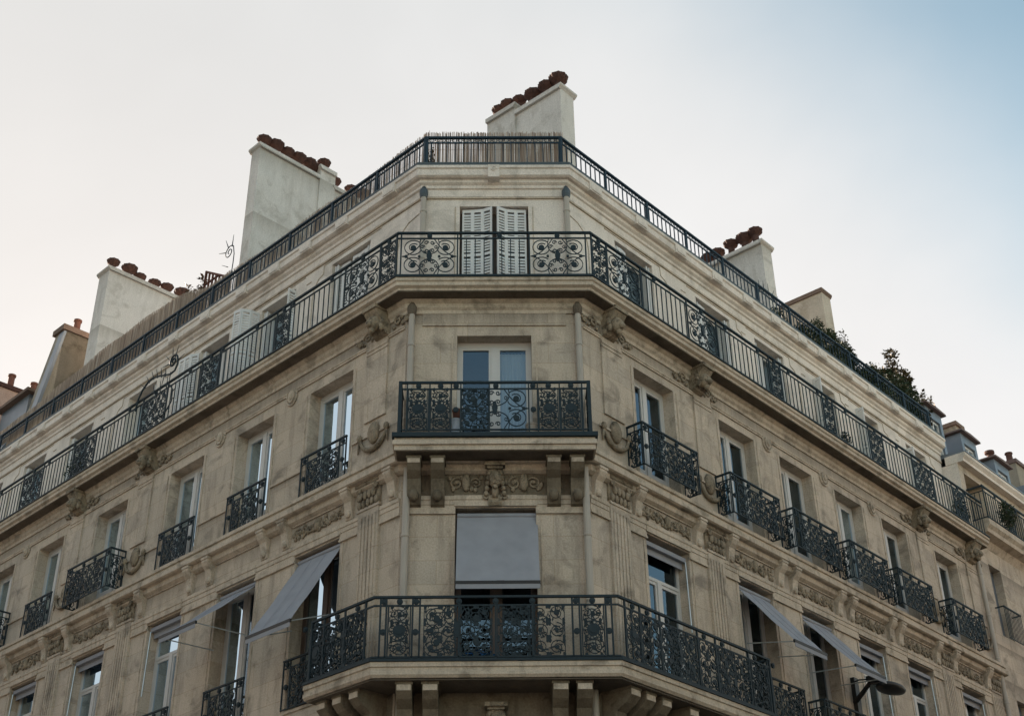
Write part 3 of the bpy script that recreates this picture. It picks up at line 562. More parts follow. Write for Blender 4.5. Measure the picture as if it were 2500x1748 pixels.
def folded(w, a, b, l=True, r=True):
    if l: shutters(w, a+.035, O5-.25, ZS, (84, -78, 80))
    if r: shutters(w, b-.035, O5-.25, ZS, (96, 258, 100))
for i, (a, b) in enumerate(F5L): folded('L', a, b, i != 1 and i != 2, i != 3)
for i, (a, b) in enumerate(F5R): folded('R', a, b, i not in (3, 4), i < 3)
shutters('L', 1.74, O5-.12, ZS, (8, -4, 5)); shutters('L', 2.90, O5-.14, ZS, (176, 184))
shutters('L', 5.40, O5+.02, ZS, (84, 62, 14)); shutters('L', 7.70, O5+.02, ZS, (30, 5, 4)); shutters('L', 4.16, O5-.03, ZS, (88,))
shutters('R', 1.76, O5-.10, ZS, (12, -8)); shutters('R', 4.56, O5-.12, ZS, (10, -6))
shutters('R', 9.27, O5+.01, ZS, (97,)); shutters('R', 11.27, O5+.01, ZS, (94,)); shutters('R', 13.82, O5+.01, ZS, (95,), .205, 2.0)
# ------------------------------------------------------------------ ironwork
def scroll_big(h=.80, wd=.98):
    g = G('C'); t = .0105
    for q in (0, 1):
        X = lambda x: x if q == 0 else wd-x
        d = 1 if q == 0 else -1
        for zc in (.27*h, .74*h):
            g.tube(spiral(X(.20), zc, .165, .15, pi*.25 if q == 0 else pi*.75, .82*d, 16), t, 4)
            g.tube(spiral(X(.20), zc, .10, .05, pi*.25 if q == 0 else pi*.75, .7*d, 10), t, 4)
            g.disc(X(.20), zc, 0, .052, .03, 8)
            g.tube(spiral(X(.365), zc+(.02 if zc > .5*h else -.02), .045, .01, 0, 1.3*d, 10), t*.9, 4)
        g.tube(bez((X(.0), .5*h), (X(.20), .52*h), (X(.40), h-.02)), t, 4); g.tube(bez((X(.0), .5*h), (X(.20), .48*h), (X(.40), .02)), t, 4)
        g.tube(bez((X(.33), h-.02), (X(.26), .62*h), (wd/2, .56*h)), t, 4); g.tube(bez((X(.33), .02), (X(.26), .38*h), (wd/2, .44*h)), t, 4)
        for zc, a0 in ((.88*h, 0), (.66*h, pi), (.36*h, 0), (.13*h, pi)): g.tube(spiral(X(wd/2-.055), zc, .045, .012, a0, 1.2*d, 10), t, 4)
        g.disc(X(.075), .5*h, 0, .03, .03, 6); g.disc(X(.31), .5*h, 0, .025, .03, 6)
    g.disc(wd/2, .52*h, 0, .05, .035, 8, .085); g.disc(wd/2, .42*h, 0, .035, .03, 6, .05); g.disc(wd/2, .62*h, 0, .03, .03, 6, .05)
    return g.mesh('scroll_panel', 'iron')
DENS = 140
def scroll_dense(wd, h, seed=0, name='scroll_panel'):
    rn = random.Random(seed); g = G('C'); t = .0095
    nx = max(1, round(wd/.24)); nzz = max(2, round(h/.24))
    for i in range(nx):
        for j in range(nzz):
            x = wd*(i+.5)/nx; z = h*(j+.5)/nzz; r = min(wd/nx, h/nzz)*.5; d = 1 if (i+j) % 2 else -1
            g.tube(spiral(x, z, r*.98, r*.25, rn.choice((0, pi/2, pi, -pi/2)), 1.6*d, 18), t, 4); g.disc(x, z, 0, r*.26, .03, 7)
            for k in range(4):
                a = pi/4+k*pi/2; xx, zz = x+r*1.2*cos(a), z+r*1.2*sin(a)
                if 0 < xx < wd and 0 < zz < h: g.disc(xx, zz, rn.uniform(-.01, .01), .026, .02, 5, .04)
            for k in range(3):
                a = rn.uniform(0, 6.28); g.tube([(x+r*.3*cos(a), 0, z+r*.3*sin(a)), (x+r*1.1*cos(a+.5), .012, z+r*1.1*sin(a+.5))], [.014, .004], 4)
    for k in range(int(wd*h*DENS)):
        x, z = rn.uniform(.02, wd-.02), rn.uniform(.02, h-.02); a = rn.uniform(0, 6.28); L = rn.uniform(.03, .075)
        P = [(x+L*.5*cos(a+b)*q, z+L*.5*sin(a+b)*q) for b, q in ((0, 1), (1.2, .42), (pi, 1), (-1.2, .42))]; g.prism_o(P, rn.uniform(-.02, -.008), rn.uniform(.0, .012))
    for x in (.006, wd-.006): g.box(x-.006, x+.006, -.008, .008, 0, h)
    return g.mesh(name, 'iron')
def rosette_panel(wd, h):
    """narrow panel: two volutes over a sunburst rosette over two small volutes"""
    g = G('C'); t = .009; c = wd/2
    for q in (-1, 1):
        g.tube(spiral(c+q*wd*.24, h*.84, wd*.2, .01, pi/2, 1.6*q, 16), t, 4); g.tube(spiral(c+q*wd*.24, h*.15, wd*.2, .01, -pi/2, -1.6*q, 16), t, 4)
        g.tube(bez((c+q*wd*.42, h*.78), (c+q*wd*.5, h*.62), (c, h*.68)), t, 4); g.tube(bez((c+q*wd*.42, h*.2), (c+q*wd*.5, h*.32), (c, h*.30)), t, 4)
        g.box(c+q*wd*.5-.008, c+q*wd*.5+.008, -.01, .01, 0, h)
    for k in range(16):
        a = 2*pi*k/16; r1 = wd*.42; g.tube([(c+.05*cos(a), 0, h*.5+.05*sin(a)), (c+r1*cos(a), 0, h*.5+r1*sin(a))], [.006, .011], 4)
    g.tube([(c+wd*.44*cos(2*pi*k/16), 0, h*.5+wd*.44*sin(2*pi*k/16)) for k in range(16)], t, 4, closed=True); g.disc(c, h*.5, 0, .055, .035, 10); g.disc(c, h*.5, 0, .1, .012, 10)
    return g.mesh('rosette_panel', 'iron')
def bar_mesh(h, r=.0085, name='baluster'):
    g = G('C'); g.box(-r, r, -r, r, 0, h); return g.mesh(name, 'iron')
gr = G('C'); gr.disc(0, 0, 0, .048, .03, 10); gr.disc(0, 0, .012, .025, .03, 8); ROUND = gr.mesh('roundel', 'iron')
PB = scroll_big(); PN = scroll_dense(.40, .80, 3); PM = scroll_dense(.62, .80, 5); PW = scroll_dense(.95, .80, 6); BAR = bar_mesh(.80); BARF = bar_mesh(.14, .012, 'post')
RAIL5 = B_rail = bpy.data.objects.new('balcony_railing', None); COL.objects.link(RAIL5); RAIL5.parent = B
OR = .43
sweep('handrail', [(OR-.025, 16.02), (OR+.025, 16.02), (OR+.025, 16.055), (OR-.025, 16.055)], SL, SR, 'iron', RAIL5)
sweep('middle_rail', [(OR-.012, 15.905), (OR+.012, 15.905), (OR+.012, 15.93), (OR-.012, 15.93)], SL, SR, 'iron', RAIL5)
sweep('bottom_rail', [(OR-.015, 15.10), (OR+.015, 15.10), (OR+.015, 15.125), (OR-.015, 15.125)], SL, SR, 'iron', RAIL5)
def railing5(w, s0, s1, panels, bars_sp=.155):
    """panels: (start, mesh, width)"""
    s = s0; ends = sorted(panels)
    def ins(x): return any(a-.05 < x < a+wd+.05 for a, _, wd in ends)
    for a, me, wd in ends:
        x0 = a if SG[w] > 0 else a+wd
        link(me.name.split('.')[0], me, RAIL5, FR[w] @ TR(w, x0, OR, 15.12))
        link('roundel', ROUND, RAIL5, FR[w] @ TR(w, a+wd/2, OR, 15.975))
        for e in (a-.02, a+wd+.02): link('post', PST, RAIL5, FR[w] @ TR(w, e, OR, 15.06))
    x = s0
    while x < s1:
        if not ins(x): link('baluster', BAR, RAIL5, FR[w] @ TR(w, x, OR, 15.12))
        x += bars_sp
    x = s0+.6
    while x < s1:
        if not ins(x): link('roundel', ROUND, RAIL5, FR[w] @ TR(w, x, OR, 15.975))
        x += 1.2
PST = bar_mesh(.98, .013, 'post')
tc0 = OR*tL; tc1 = OR*tR
railing5('C', -.50, .56, [(-1.66, PB, .98), (.66, PB, .98)], .16)
railing5('L', -.05, SL, [(-.13, PN, .40), (.33, PB, .98), (3.05, PN, .40), (5.45, PM, .62), (7.40, PW, .95), (10.35, PW, .95), (12.8, PW, .95), (15.3, PN, .4), (17.5, PN, .4)])
railing5('R', -.05, SR-.1, [(-.14, PN, .40), (.31, PB, .98), (2.82, PB, .98), (5.78, PN, .40), (7.95, PN, .40), (9.98, PM, .62), (12.1, PW, .95), (14.2, PM, .62)])
# window grills and lower balconies
def grill(w, s0, s1, z0, o, z1, box_=True, seed=0):
    h = z1-z0; e = bpy.data.objects.new('window_guard', None); COL.objects.link(e); e.parent = B; e.matrix_local = FR[w]
    g = G(w); g.box(s0, s1, o-.02, o+.02, z1-.03, z1); g.box(s0, s1, o-.01, o+.01, z1-.16, z1-.14); g.box(s0, s1, o-.012, o+.012, z0, z0+.02)
    for x in (s0+.01, s1-.01, s0+.20, s1-.20): g.box(x-.011, x+.011, o-.011, o+.011, z0, z1)
    if box_:
        for x in (s0+.01, s1-.01): g.box(x-.02, x+.02, .0, o, z1-.03, z1); g.box(x-.01, x+.01, .0, o, z1-.16, z1-.14); g.box(x-.012, x+.012, 0, o, z0, z0+.02); g.box(x-.011, x+.011, .0, .022, z0, z1); g.box(x-.009, x+.009, o*.5-.009, o*.5+.009, z0, z1)
    link('guard_frame', g.mesh('guard_frame', 'iron'), e)
    wd = s1-s0-.42; k = (round(wd, 2), round(h-.18, 2), seed % 2)
    if k not in GR: GR[k] = scroll_dense(wd, h-.18, 20+seed % 2)
    link('scroll_panel', GR[k], e, TR(w, s0+.21 if SG[w] > 0 else s1-.21, o, z0+.02))
    for x in (s0+.105, s1-.105):
        link('roundel', ROUND, e, TR(w, x, o, z0+h*.45)); link('roundel', ROUND, e, TR(w, x, o, z1-.085))
    for x in (s0+wd*.33+.2, s0+wd*.66+.2): link('roundel', ROUND, e, TR(w, x, o, z1-.085))
    if box_:
        for x in (s0+.01, s1-.01): 
            if ('s', k[1]) not in GR: GR[('s', k[1])] = scroll_dense(.30, h-.18, 40)
            link('side_panel', GR[('s', k[1])], e, TR(w, x, o-.03, z0+.02, pi/2))
GR = {}
for i, (a, b) in enumerate(F4L):
    if i == 3 or i == 5: grill('L', a-.28, b+.28, 11.85, .36, 12.72, True, i)
    else: grill('L', a+.0, b+.05, 11.84, .06, 12.66, False, i)
for i, (a, b) in enumerate(F4R): grill('R', a-.34, b+.12, 11.86, .34, 12.70, True, i)
for i, (a, b) in enumerate(F3L): grill('L', a, b+.03, Z3+.06, .05, Z3+.92, False, i)
for i, (a, b) in enumerate(F3R[1:]): grill('R', a-.2 if i else a+.02, b+.15, Z3+.06, .34, Z3+.95, True, i)
# chamfer balcony at the fourth floor: a straight box
def railC4():
    e = bpy.data.objects.new('balcony_railing', None); COL.objects.link(e); e.parent = B
    g = G('C'); hw = 1.585; o = .57; z0, z1 = 11.90, 12.83
    g.box(-hw, hw, o-.022, o+.022, z1-.035, z1); g.box(-hw, hw, o-.01, o+.01, z1-.155, z1-.13); g.box(-hw, hw, o-.012, o+.012, z0, z0+.025)
    for q in (-1, 1):
        g.box(q*hw-.022, q*hw+.022, 0, o, z1-.035, z1); g.box(q*hw-.01, q*hw+.01, 0, o, z1-.155, z1-.13); g.box(q*hw-.012, q*hw+.012, 0, o, z0, z0+.025); g.box(q*hw-.03, q*hw+.03, o-.03, o+.03, 11.83, z1)
        g.box(q*hw-.012, q*hw+.012, .05, .075, z0, z1); g.box(q*hw-.012, q*hw+.012, .28, .30, z0, z1)
    for x in (-1.47, -1.09, -.73, -.57, -.09, .57, .72, 1.09, 1.47): g.box(x-.011, x+.011, o-.011, o+.011, 11.83, z1)
    link('rail_frame', g.mesh('rail_frame', 'iron'), e)
    h = z1-z0-.15
    rp = rosette_panel(.35, h); 
    for x in (-1.46, -1.08, .73, 1.10): link('rosette_panel', rp, e, TR('C', x, o, z0+.02))
    cp = scroll_big(h, 1.12); link('scroll_panel', cp, e, TR('C', -.56, o, z0+.02))
    d2 = scroll_dense(.33, h, 8)
    for x in (-1.455, -1.075, .735, 1.105): link('leaf_panel', d2, e, TR('C', x, o-.012, z0+.02))
    d3 = scroll_dense(.46, h, 9); link('leaf_panel', d3, e, TR('C', -.56, o-.015, z0+.02))
    for q in (-1, 1): link('side_panel', d3, e, TR('C', q*hw, .53, z0+.02, pi/2))
    for x in (-1.28, -.91, -.65, 0.02, .645, .905, 1.285): link('roundel', ROUND, e, TR('C', x, o, z1-.083))
    for x in (-.65, .645): link('roundel', ROUND, e, TR('C', x, o, z0+h*.5))
railC4()
def railF3():
    e = bpy.data.objects.new('balcony_railing', None); COL.objects.link(e); e.parent = B
    o = .70; z0, z1 = 8.0, 8.97; sL, sR = 1.25, 3.95
    for nm, a, b, hw in (('handrail', z1-.035, z1, .025), ('middle_rail', z1-.165, z1-.14, .012), ('bottom_rail', z0, z0+.025, .014)):
        sweep(nm, [(o-hw, a), (o+hw, a), (o+hw, b), (o-hw, b)], sL, sR, 'iron', e)
    g = G('L'); x = sL-.015
    for a, b, q in ((z1-.035, z1, .022), (z1-.165, z1-.14, .01), (z0, z0+.025, .012)): g.box(x-q, x+q, 0, o, a, b)
    g.box(x-.02, x+.02, o-.02, o+.02, 7.98, z1); link('end_rail', g.mesh('end_rail', 'iron'), e, FR['L'])
    g = G('R'); x = sR-.015
    for a, b, q in ((z1-.035, z1, .022), (z1-.165, z1-.14, .01), (z0, z0+.025, .012)): g.box(x-q, x+q, 0, o, a, b)
    g.box(x-.02, x+.02, o-.02, o+.02, 7.98, z1); link('end_rail', g.mesh('end_rail', 'iron'), e, FR['R'])
    h = z1-z0-.17; rp = rosette_panel(.34, h); d2 = scroll_dense(.34, h, 8); d4 = scroll_dense(.50, h, 11); d5 = scroll_dense(.95, h, 12); post = bar_mesh(z1-7.98, .014, 'post')
    hwL, hwR = H+o*tL, H+o*tR
    def place(w, x, me): link(me.name.split('.')[0], me, e, FR[w] @ TR(w, x, o, z0+.02))
    for x in (-hwL+.22, hwR-.56): place('C', x, rp); link('leaf_panel', d2, e, FR['C'] @ TR('C', x, o-.015, z0+.02))
    for x in (-hwL+.76, -.55, .02, .55): place('C', x, d4)
    for x in (-.55, .10): link('leaf_panel', d4, e, FR['C'] @ TR('C', x, o-.015, z0+.02))
    cbig = scroll_big(h, 1.0); place('C', -hwL+.76, cbig)
    for x in (-hwL+.1, -hwL+.19, -hwL+.59, -hwL+.70, -.56, 0, .56, hwR-.70, hwR-.59, hwR-.19, hwR-.1): link('post', post, e, TR('C', x, o, 7.98))
    for x in (-hwL+.15, -hwL+.64, hwR-.64, hwR-.15): link('roundel', ROUND, e, TR('C', x, o, z0+h*.5)); link('roundel', ROUND, e, TR('C', x, o, z1-.088))
    for x in (-hwL+.39, -.56, .56, hwR-.39, 0): link('roundel', ROUND, e, TR('C', x, o, z1-.088))
    for x, me, wd in ((-.12, d4, .5), (.42, d4, .5), (.93, rp, .34)): place('L', x+wd, me)
    for x in (.0, .8): link('leaf_panel', d4, e, FR['L'] @ TR('L', x+.5, o-.015, z0+.02))
    for x in (-.1, .40, .92, 1.22): link('post', post, e, FR['L'] @ TR('L', x, o, 7.98)); link('roundel', ROUND, e, FR['L'] @ TR('L', x+.2, o, z1-.088))
    for x, me in ((-.12, rp), (.25, d4), (.78, cbig), (1.80, d4), (2.32, d5), (.0, d4), (.78, d5), (3.33, d4), (2.35, d4)): place('R', x, me)
    for x in (-.14, .24, .76, 1.78, 2.30, 3.28, 3.86): link('post', post, e, FR['R'] @ TR('R', x, o, 7.98)); link('roundel', ROUND, e, FR['R'] @ TR('R', x+.2, o, z1-.088))
    for w, x in (('L', sL-.015), ('R', sR-.015)): link('side_panel', d4, e, FR[w] @ TR(w, x, .66, z0+.02, pi/2))
railF3()
# terrace railing
RT = bpy.data.objects.new('terrace_railing', None); COL.objects.link(RT); RT.parent = B
OT = -.50
for nm, a, b, hw in (('handrail', 19.06, 19.10, .03), ('lower_rail', 18.935, 18.96, .012), ('bottom_rail', 18.25, 18.275, .014)):
    sweep(nm, [(OT-hw, a), (OT+hw, a), (OT+hw, b), (OT-hw, b)], SL, SR+.1, 'iron2', RT)
sweep('gutter', [(-.36, 18.122), (-.20, 18.122), (-.185, 18.20), (-.20, 18.215), (-.36, 18.215)], SL, SR, 'tealpipe', RT)
for w, a0, a1 in (('L', .3, SL), ('C', -1.25, 1.3), ('R', .3, SR)):
    g = G(w); x = a0-.1
    while x < a1: # little rings between the two top rails
        g.tube([(x+.045*cos(2*pi*k/6), OT, 19.01+.045*sin(2*pi*k/6)) for k in range(6)], .008, 4, closed=True); x += .115
    link('rail_ornament', g.mesh('rail_ornament', 'iron2'), RT, FR[w])
TB = bar_mesh(.69, .0095, 'baluster'); TB.materials.clear(); TB.materials.append(M['iron2'])
TP = bar_mesh(.86, .024, 'post'); TP.materials.clear(); TP.materials.append(M['iron2'])
for w, a0, a1 in (('C', -1.24, 1.30), ('L', .24, 15.5), ('R', .24, SR)):
    n = int((a1-a0)/.152)
    for i in range(n+1): link('baluster', TB, RT, FR[w] @ TR(w, a0+(a1-a0)*i/n, OT, 18.26))
for w, xs in (('L', [.22+1.48*i for i in range(13)]), ('R', [.22+1.42*i for i in range(12)]), ('C', [-1.32, 1.34])):
    for x in xs: link('post', TP, RT, FR[w] @ TR(w, x, OT, 18.2))
# ------------------------------------------------------------------ chimney stacks
def pot_mesh(mat='clay', k=1.0):
    g = G('C'); g.lathe(0, 0, [(.12*k, 0), (.125*k, .05), (.10*k, .09), (.09*k, .30), (.12*k, .33), (.165*k, .38), (.20*k, .45), (.195*k, .50), (.14*k, .54), (.05*k, .56)], 18, .13)
    for q in range(9): a = 2*pi*q/9; g.tube([(.17*cos(a), .17*sin(a), .38), (.21*cos(a), .21*sin(a), .49)], .014, 3)
    return g.mesh('chimney_pot', mat)
POT = pot_mesh()
def chimney(w, s, wd, secs, mat, pots, cap=.07, capmat=None, parent=B, potme=None):
    """secs: (o_near, o_far, z_top, proud)"""
    g = G(w)
    for o0, o1, zt, pr in secs: g.box(s-pr, s+wd+pr, o1, o0, 17.5, zt-.10)
    c = part('chimney', g, mat, parent)
    for i, (o0, o1, zt, pr) in enumerate(secs):
        g = G(w); g.prism_s([(o0+cap, zt), (o0+cap, zt-.05), (o0, zt-.12), (o1-.0, zt-.12), (o1-.0, zt)], s-pr-cap, s+wd+pr+cap)
        link('cap', g.mesh('cap', capmat or mat), c)
    for j, (o, z) in enumerate(pots):
        rn = random.Random(j+int(s*10)); link('chimney_pot', potme or POT, c, TR(w, s+wd/2+rn.uniform(-.03, .03), o, z, rn.uniform(0, 3)) @ Matrix.Scale(rn.uniform(.84, 1.12), 4))
    return c
chimney('L', 7.74, .36, [(-1.4, -3.30, 24.02, 0), (-3.30, -3.80, 24.34, .05), (-3.80, -6.0, 23.95, 0)], 'render', [(-1.62-.36*i, 23.98-.06*(i%2)) for i in range(5)]+[(-3.18, 23.9)]+[(-3.55, 24.32), (-3.95, 23.93), (-4.5, 23.93), (-4.95, 23.93)])
chimney('L', 15.05, .56, [(-1.4, -6.5, 23.83, 0)], 'render', [(-1.62, 23.84), (-2.15, 23.76), (-2.52, 23.76), (-3.02, 23.76), (-3.42, 23.76), (-3.95, 23.76), (-4.38, 23.76)])
chimney('R', 9.46, .46, [(-1.4, -6.0, 21.94, 0)], 'render', [(-1.66, 22.05), (-2.0, 21.92), (-2.42, 22.0), (-2.85, 21.92), (-3.15, 21.92), (-3.55, 21.98), (-3.95, 21.92)])
chimney('R', 12.44, .46, [(-1.4, -6.0, 21.90, 0)], 'creamrender', [], cap=.05, capmat='brick')
chimney('R', 2.77, .48, [(-2.5, -3.92, 23.48, 0), (-3.92, -4.83, 23.70, .05)], 'render', [(-2.75, 23.48), (-3.1, 23.48), (-3.55, 23.48), (-4.0, 23.68), (-4.35, 23.68), (-4.65, 23.68)])
# ------------------------------------------------------------------ left neighbour behind the party wall
NL = empty('neighbour_house', 'stained party wall and pinkish gable of the neighbouring house past the far left chimneys', 'building')
g = G('L'); g.box(17.27, 17.8, -3.4, -1.4, 16, 22.66); g.prism_s([(-1.4, 22.66), (-.95, 19.6), (-.6, 18.3), (-3.4, 18.3), (-3.4, 22.66)], 17.27, 17.8); c = part('gable_wall', g, 'oldrender', NL)
g = G('L'); g.box(17.2, 17.87, -3.4, -1.32, 22.66, 22.84); link('cap', g.mesh('cap', 'brick'), c)
g = G('L'); g.prism_s([(-1.36, 22.6), (-.91, 19.6), (-.56, 18.3), (-.66, 18.3), (-1.0, 19.6), (-1.44, 22.6)], 17.20, 17.5); link('zinc_flashing', g.mesh('zinc_flashing', 'zinc'), c)
gp = G('C'); gp.lathe(0, 0, [(.10, 0), (.10, .42), (.125, .44), (.125, .5)], 12); CP = gp.mesh('chimney_pot', 'clay2')
for s, o in ((17.5, -1.85), (17.5, -2.45)): link('chimney_pot', CP, c, TR('L', s, o, 22.8))
g = G('L'); g.box(19.0, 40, -12, -.1, 0, 18.0); part('rear_wall', g, 'stone', NL)
g = G('L'); g.prism_s([(-.2, 18.0), (-1.3, 20.3), (-5, 21.2), (-5, 18)], 17.9, 40); part('roof', g, 'zinc', NL)
g = G('L'); g.box(20.72, 21.2, -6, -.9, 17.9, 22.1); c2 = part('chimney', g, 'pinkrender', NL)
g = G('L'); g.box(20.66, 21.26, -6, -.84, 22.1, 22.24); link('cap', g.mesh('cap', 'clay'), c2)
for o in (-1.60, -2.35): link('chimney_pot', CP, c2, TR('L', 20.9, o, 22.22))
g = G('L'); g.box(18.6, 20.3, -2.6, -1.3, 19.2, 21.0); dm = part('dormer', g, 'zinc', NL); g = G('L'); g.box(18.4, 20.4, -2.8, -1.12, 21.0, 21.1); link('dormer_roof', g.mesh('dormer_roof', 'brick'), dm)
# ------------------------------------------------------------------ right neighbour
NR = empty('neighbour_house', 'next apartment house down the right street with zinc dormers above its cornice', 'building')
def nwall(w, s0, s1, z0, z1, o, op, depth, mat):
    g = G(w); xs = sorted({s0, s1, *[a for q in op for a in q[:2]]}); zs = sorted({z0, z1, *[a for q in op for a in q[2:]]})
    for a, b in zip(xs, xs[1:]):
        for c, d in zip(zs, zs[1:]):
            if any(q[0] < (a+b)/2 < q[1] and q[2] < (c+d)/2 < q[3] for q in op): continue
            g.quad((a,o,c),(b,o,c),(b,o,d),(a,o,d))
    for a, b, c, d in op:
        i = o-depth
        g.quad((a,o,c),(a,i,c),(a,i,d),(a,o,d)); g.quad((b,o,c),(b,i,c),(b,i,d),(b,o,d)); g.quad((a,o,d),(b,o,d),(b,i,d),(a,i,d)); g.quad((a,o,c),(b,o,c),(b,i,c),(a,i,c)); g.quad((a,i,c),(b,i,c),(b,i,d),(a,i,d))
    return part('facade_wall', g, mat, NR)
NW = [(16.60,17.33), (18.75,19.55), (20.9,21.7)]
nwall('R', 15.92, 22.9, 0, 17.36, .02, [(a, b, 12.75, 14.68) for a, b in NW]+[(a, b, 9.2, 11.1) for a, b in NW]+[(a, b, 15.75, 17.15) for a, b in ((16.2,17.45),(18.5,19.7),(20.7,21.9))], .45, 'stone')
g = G('R'); g.box(15.915, 16.0, -8, .018, 0, 17.36); g.box(22.8, 22.9, -8, .018, 0, 17.36); g.box(15.92, 22.9, -8, .015, 17.25, 17.33); part('side_wall', g, 'upper', NR)
g = G('R'); g.prism_s([(-.3, 17.36), (.20, 17.36), (.20, 17.44), (.28, 17.52), (.28, 17.60), (-.3, 17.60)], 15.9, 22.9); part('cornice', g, 'upper', NR)
g = G('R'); g.prism_s([(.30, 17.605), (.30, 17.635), (-.5, 17.75), (-1.6, 18.9), (-6, 20.0), (-6, 17.605)], 15.95, 22.9); part('roof', g, 'zinc', NR)
g = G('R'); g.prism_s([(0, 15.67), (.48, 15.67), (.48, 15.52), (.40, 15.44), (.38, 15.34), (.15, 15.30), (0, 15.1)], 16.1, 22.9); part('balcony_slab', g, 'trim', NR)
for a, b in NW:
    for z0, z1 in ((12.75, 14.68), (9.2, 11.1)):
        g = G('R'); g.box(a, b, -.24, -.20, z0, z1); wn = part('shutter', g, 'zinc', NR)
    g = G('R'); g.box(a-.15, b+.15, .22, .26, 13.42, 13.45); g.box(a-.15, b+.15, .23, .25, 12.6, 12.62); [g.box(x-.01, x+.01, .0, .25, 13.42, 13.45) for x in (a-.14, b+.14)]
    k = a-.13
    while k < b+.15: g.box(k-.007, k+.007, .233, .247, 12.6, 13.42); k += .09
    part('window_guard', g, 'iron', NR)
e = bpy.data.objects.new('balcony_railing', None); COL.objects.link(e); e.parent = NR; e.matrix_local = FR['R']
g = G('R'); o = .45
for z, q in ((16.62, .022), (16.48, .011), (15.74, .012)): g.box(16.15, 22.9, o-q, o+q, z-q, z+q); g.box(16.15-q, 16.15+q, -.0, o, z-q, z+q)
link('rails', g.mesh('rails', 'iron'), e)
nb = bar_mesh(.76, .0085)
for i in range(45): link('baluster', nb, e, TR('R', 16.3+.147*i, o, 15.73))
for i in range(3): link('baluster', nb, e, TR('R', 16.15, .08+.13*i, 15.73))
for x in (16.15, 17.5, 19, 20.5, 22): link('post', PST, e, TR('R', x, o, 15.68)); 
for x in (16.9, 18.2, 19.7, 21.2): link('roundel', ROUND, e, TR('R', x, o, 16.55))
for x in (17.55, 19.05): link('scroll_panel', PN, e, TR('R', x, o, 15.72))
def dormer(s0, s1, zt, first=False):
    e = bpy.data.objects.new('dormer', None); COL.objects.link(e); e.parent = NR; e.matrix_local = FR['R']
    o = -.8; g = G('R'); g.box(s0+.12, s0+.28, -2.6, o, 17.7, zt-.12); g.box(s1-.28, s1-.12, -2.6, o, 17.9, zt-.12); g.box(s0+.28, s1-.28, -2.6, o, zt-.4, zt-.12); g.box(s0+.28, s1-.28, -2.6, o-.3, 17.7, zt-.4)
    link('cheeks', g.mesh('cheeks', 'zinc'), e)
    g = G('R'); g.prism_o([(s0, zt-.10), (s1, zt-.10), (s1-.02, zt-.045), ((s0+s1)/2, zt-.01), (s0+.02, zt-.045)], -2.8, o+.12); link('dormer_roof', g.mesh('dormer_roof', 'roofrust'), e)
    g = G('R'); c = (s0+s1)/2; zz = zt-.42; g.box(s0+.28, s0+.34, o-.12, o-.06, 18.0, zz); g.box(s1-.34, s1-.28, o-.12, o-.06, 18.0, zz); g.box(c-.04, c+.04, o-.12, o-.06, 18.0, zz); g.box(s0+.34, s1-.34, o-.12, o-.06, zz-.07, zz); f = link('window', g.mesh('window', 'white'), e)
    g = G('R'); g.quad((s0+.34, o-.1, 18), (s1-.34, o-.1, 18), (s1-.34, o-.1, zz-.07), (s0+.34, o-.1, zz-.07))
    # the pane belongs to the dormer
    link('pane', g.mesh('pane', 'glass'), e)
dormer(16.35, 17.6, 19.78); dormer(18.55, 19.82, 19.74); dormer(20.78, 22.05, 19.70)
g = G('R'); g.box(20.0, 20.45, -2.4, -1.4, 17.9, 20.6); c = part('chimney', g, 'oldrender', NR); g = G('R'); g.box(19.93, 20.52, -2.47, -1.33, 20.6, 20.72); link('cap', g.mesh('cap', 'brick'), c)
# far house at the end of the right street
FH = empty('far_house', 'farthest house at the right edge with two clay pots on its grey gable', 'building')
g = G('R'); g.box(23.0, 40, -14, -.9, 0, 20.25); part('side_wall', g, 'oldrender', FH)
g = G('R'); g.box(22.96, 40, -14, -.84, 20.25, 20.38); part('cap', g, 'roofrust', FH)
g = G('R'); g.box(22.93, 23.0, -14, -.6, 16, 19.4); part('zinc_cladding', g, 'zinc', FH)
g = G('R'); g.lathe(0, 0, [(.11, 0), (.10, .36), (.13, .38), (.12, .42)], 12); P1 = g.mesh('chimney_pot', 'clay'); g = G('R'); g.lathe(0, 0, [(.10, 0), (.085, .55), (.16, .6), (.16, .68), (.10, .7)], 12); P2 = g.mesh('chimney_pot', 'clay')
link('chimney_pot', P1, FH, FR['R'] @ TR('R', 23.3, -1.15, 20.36)); link('chimney_pot', P2, FH, FR['R'] @ TR('R', 23.3, -1.75, 20.36))
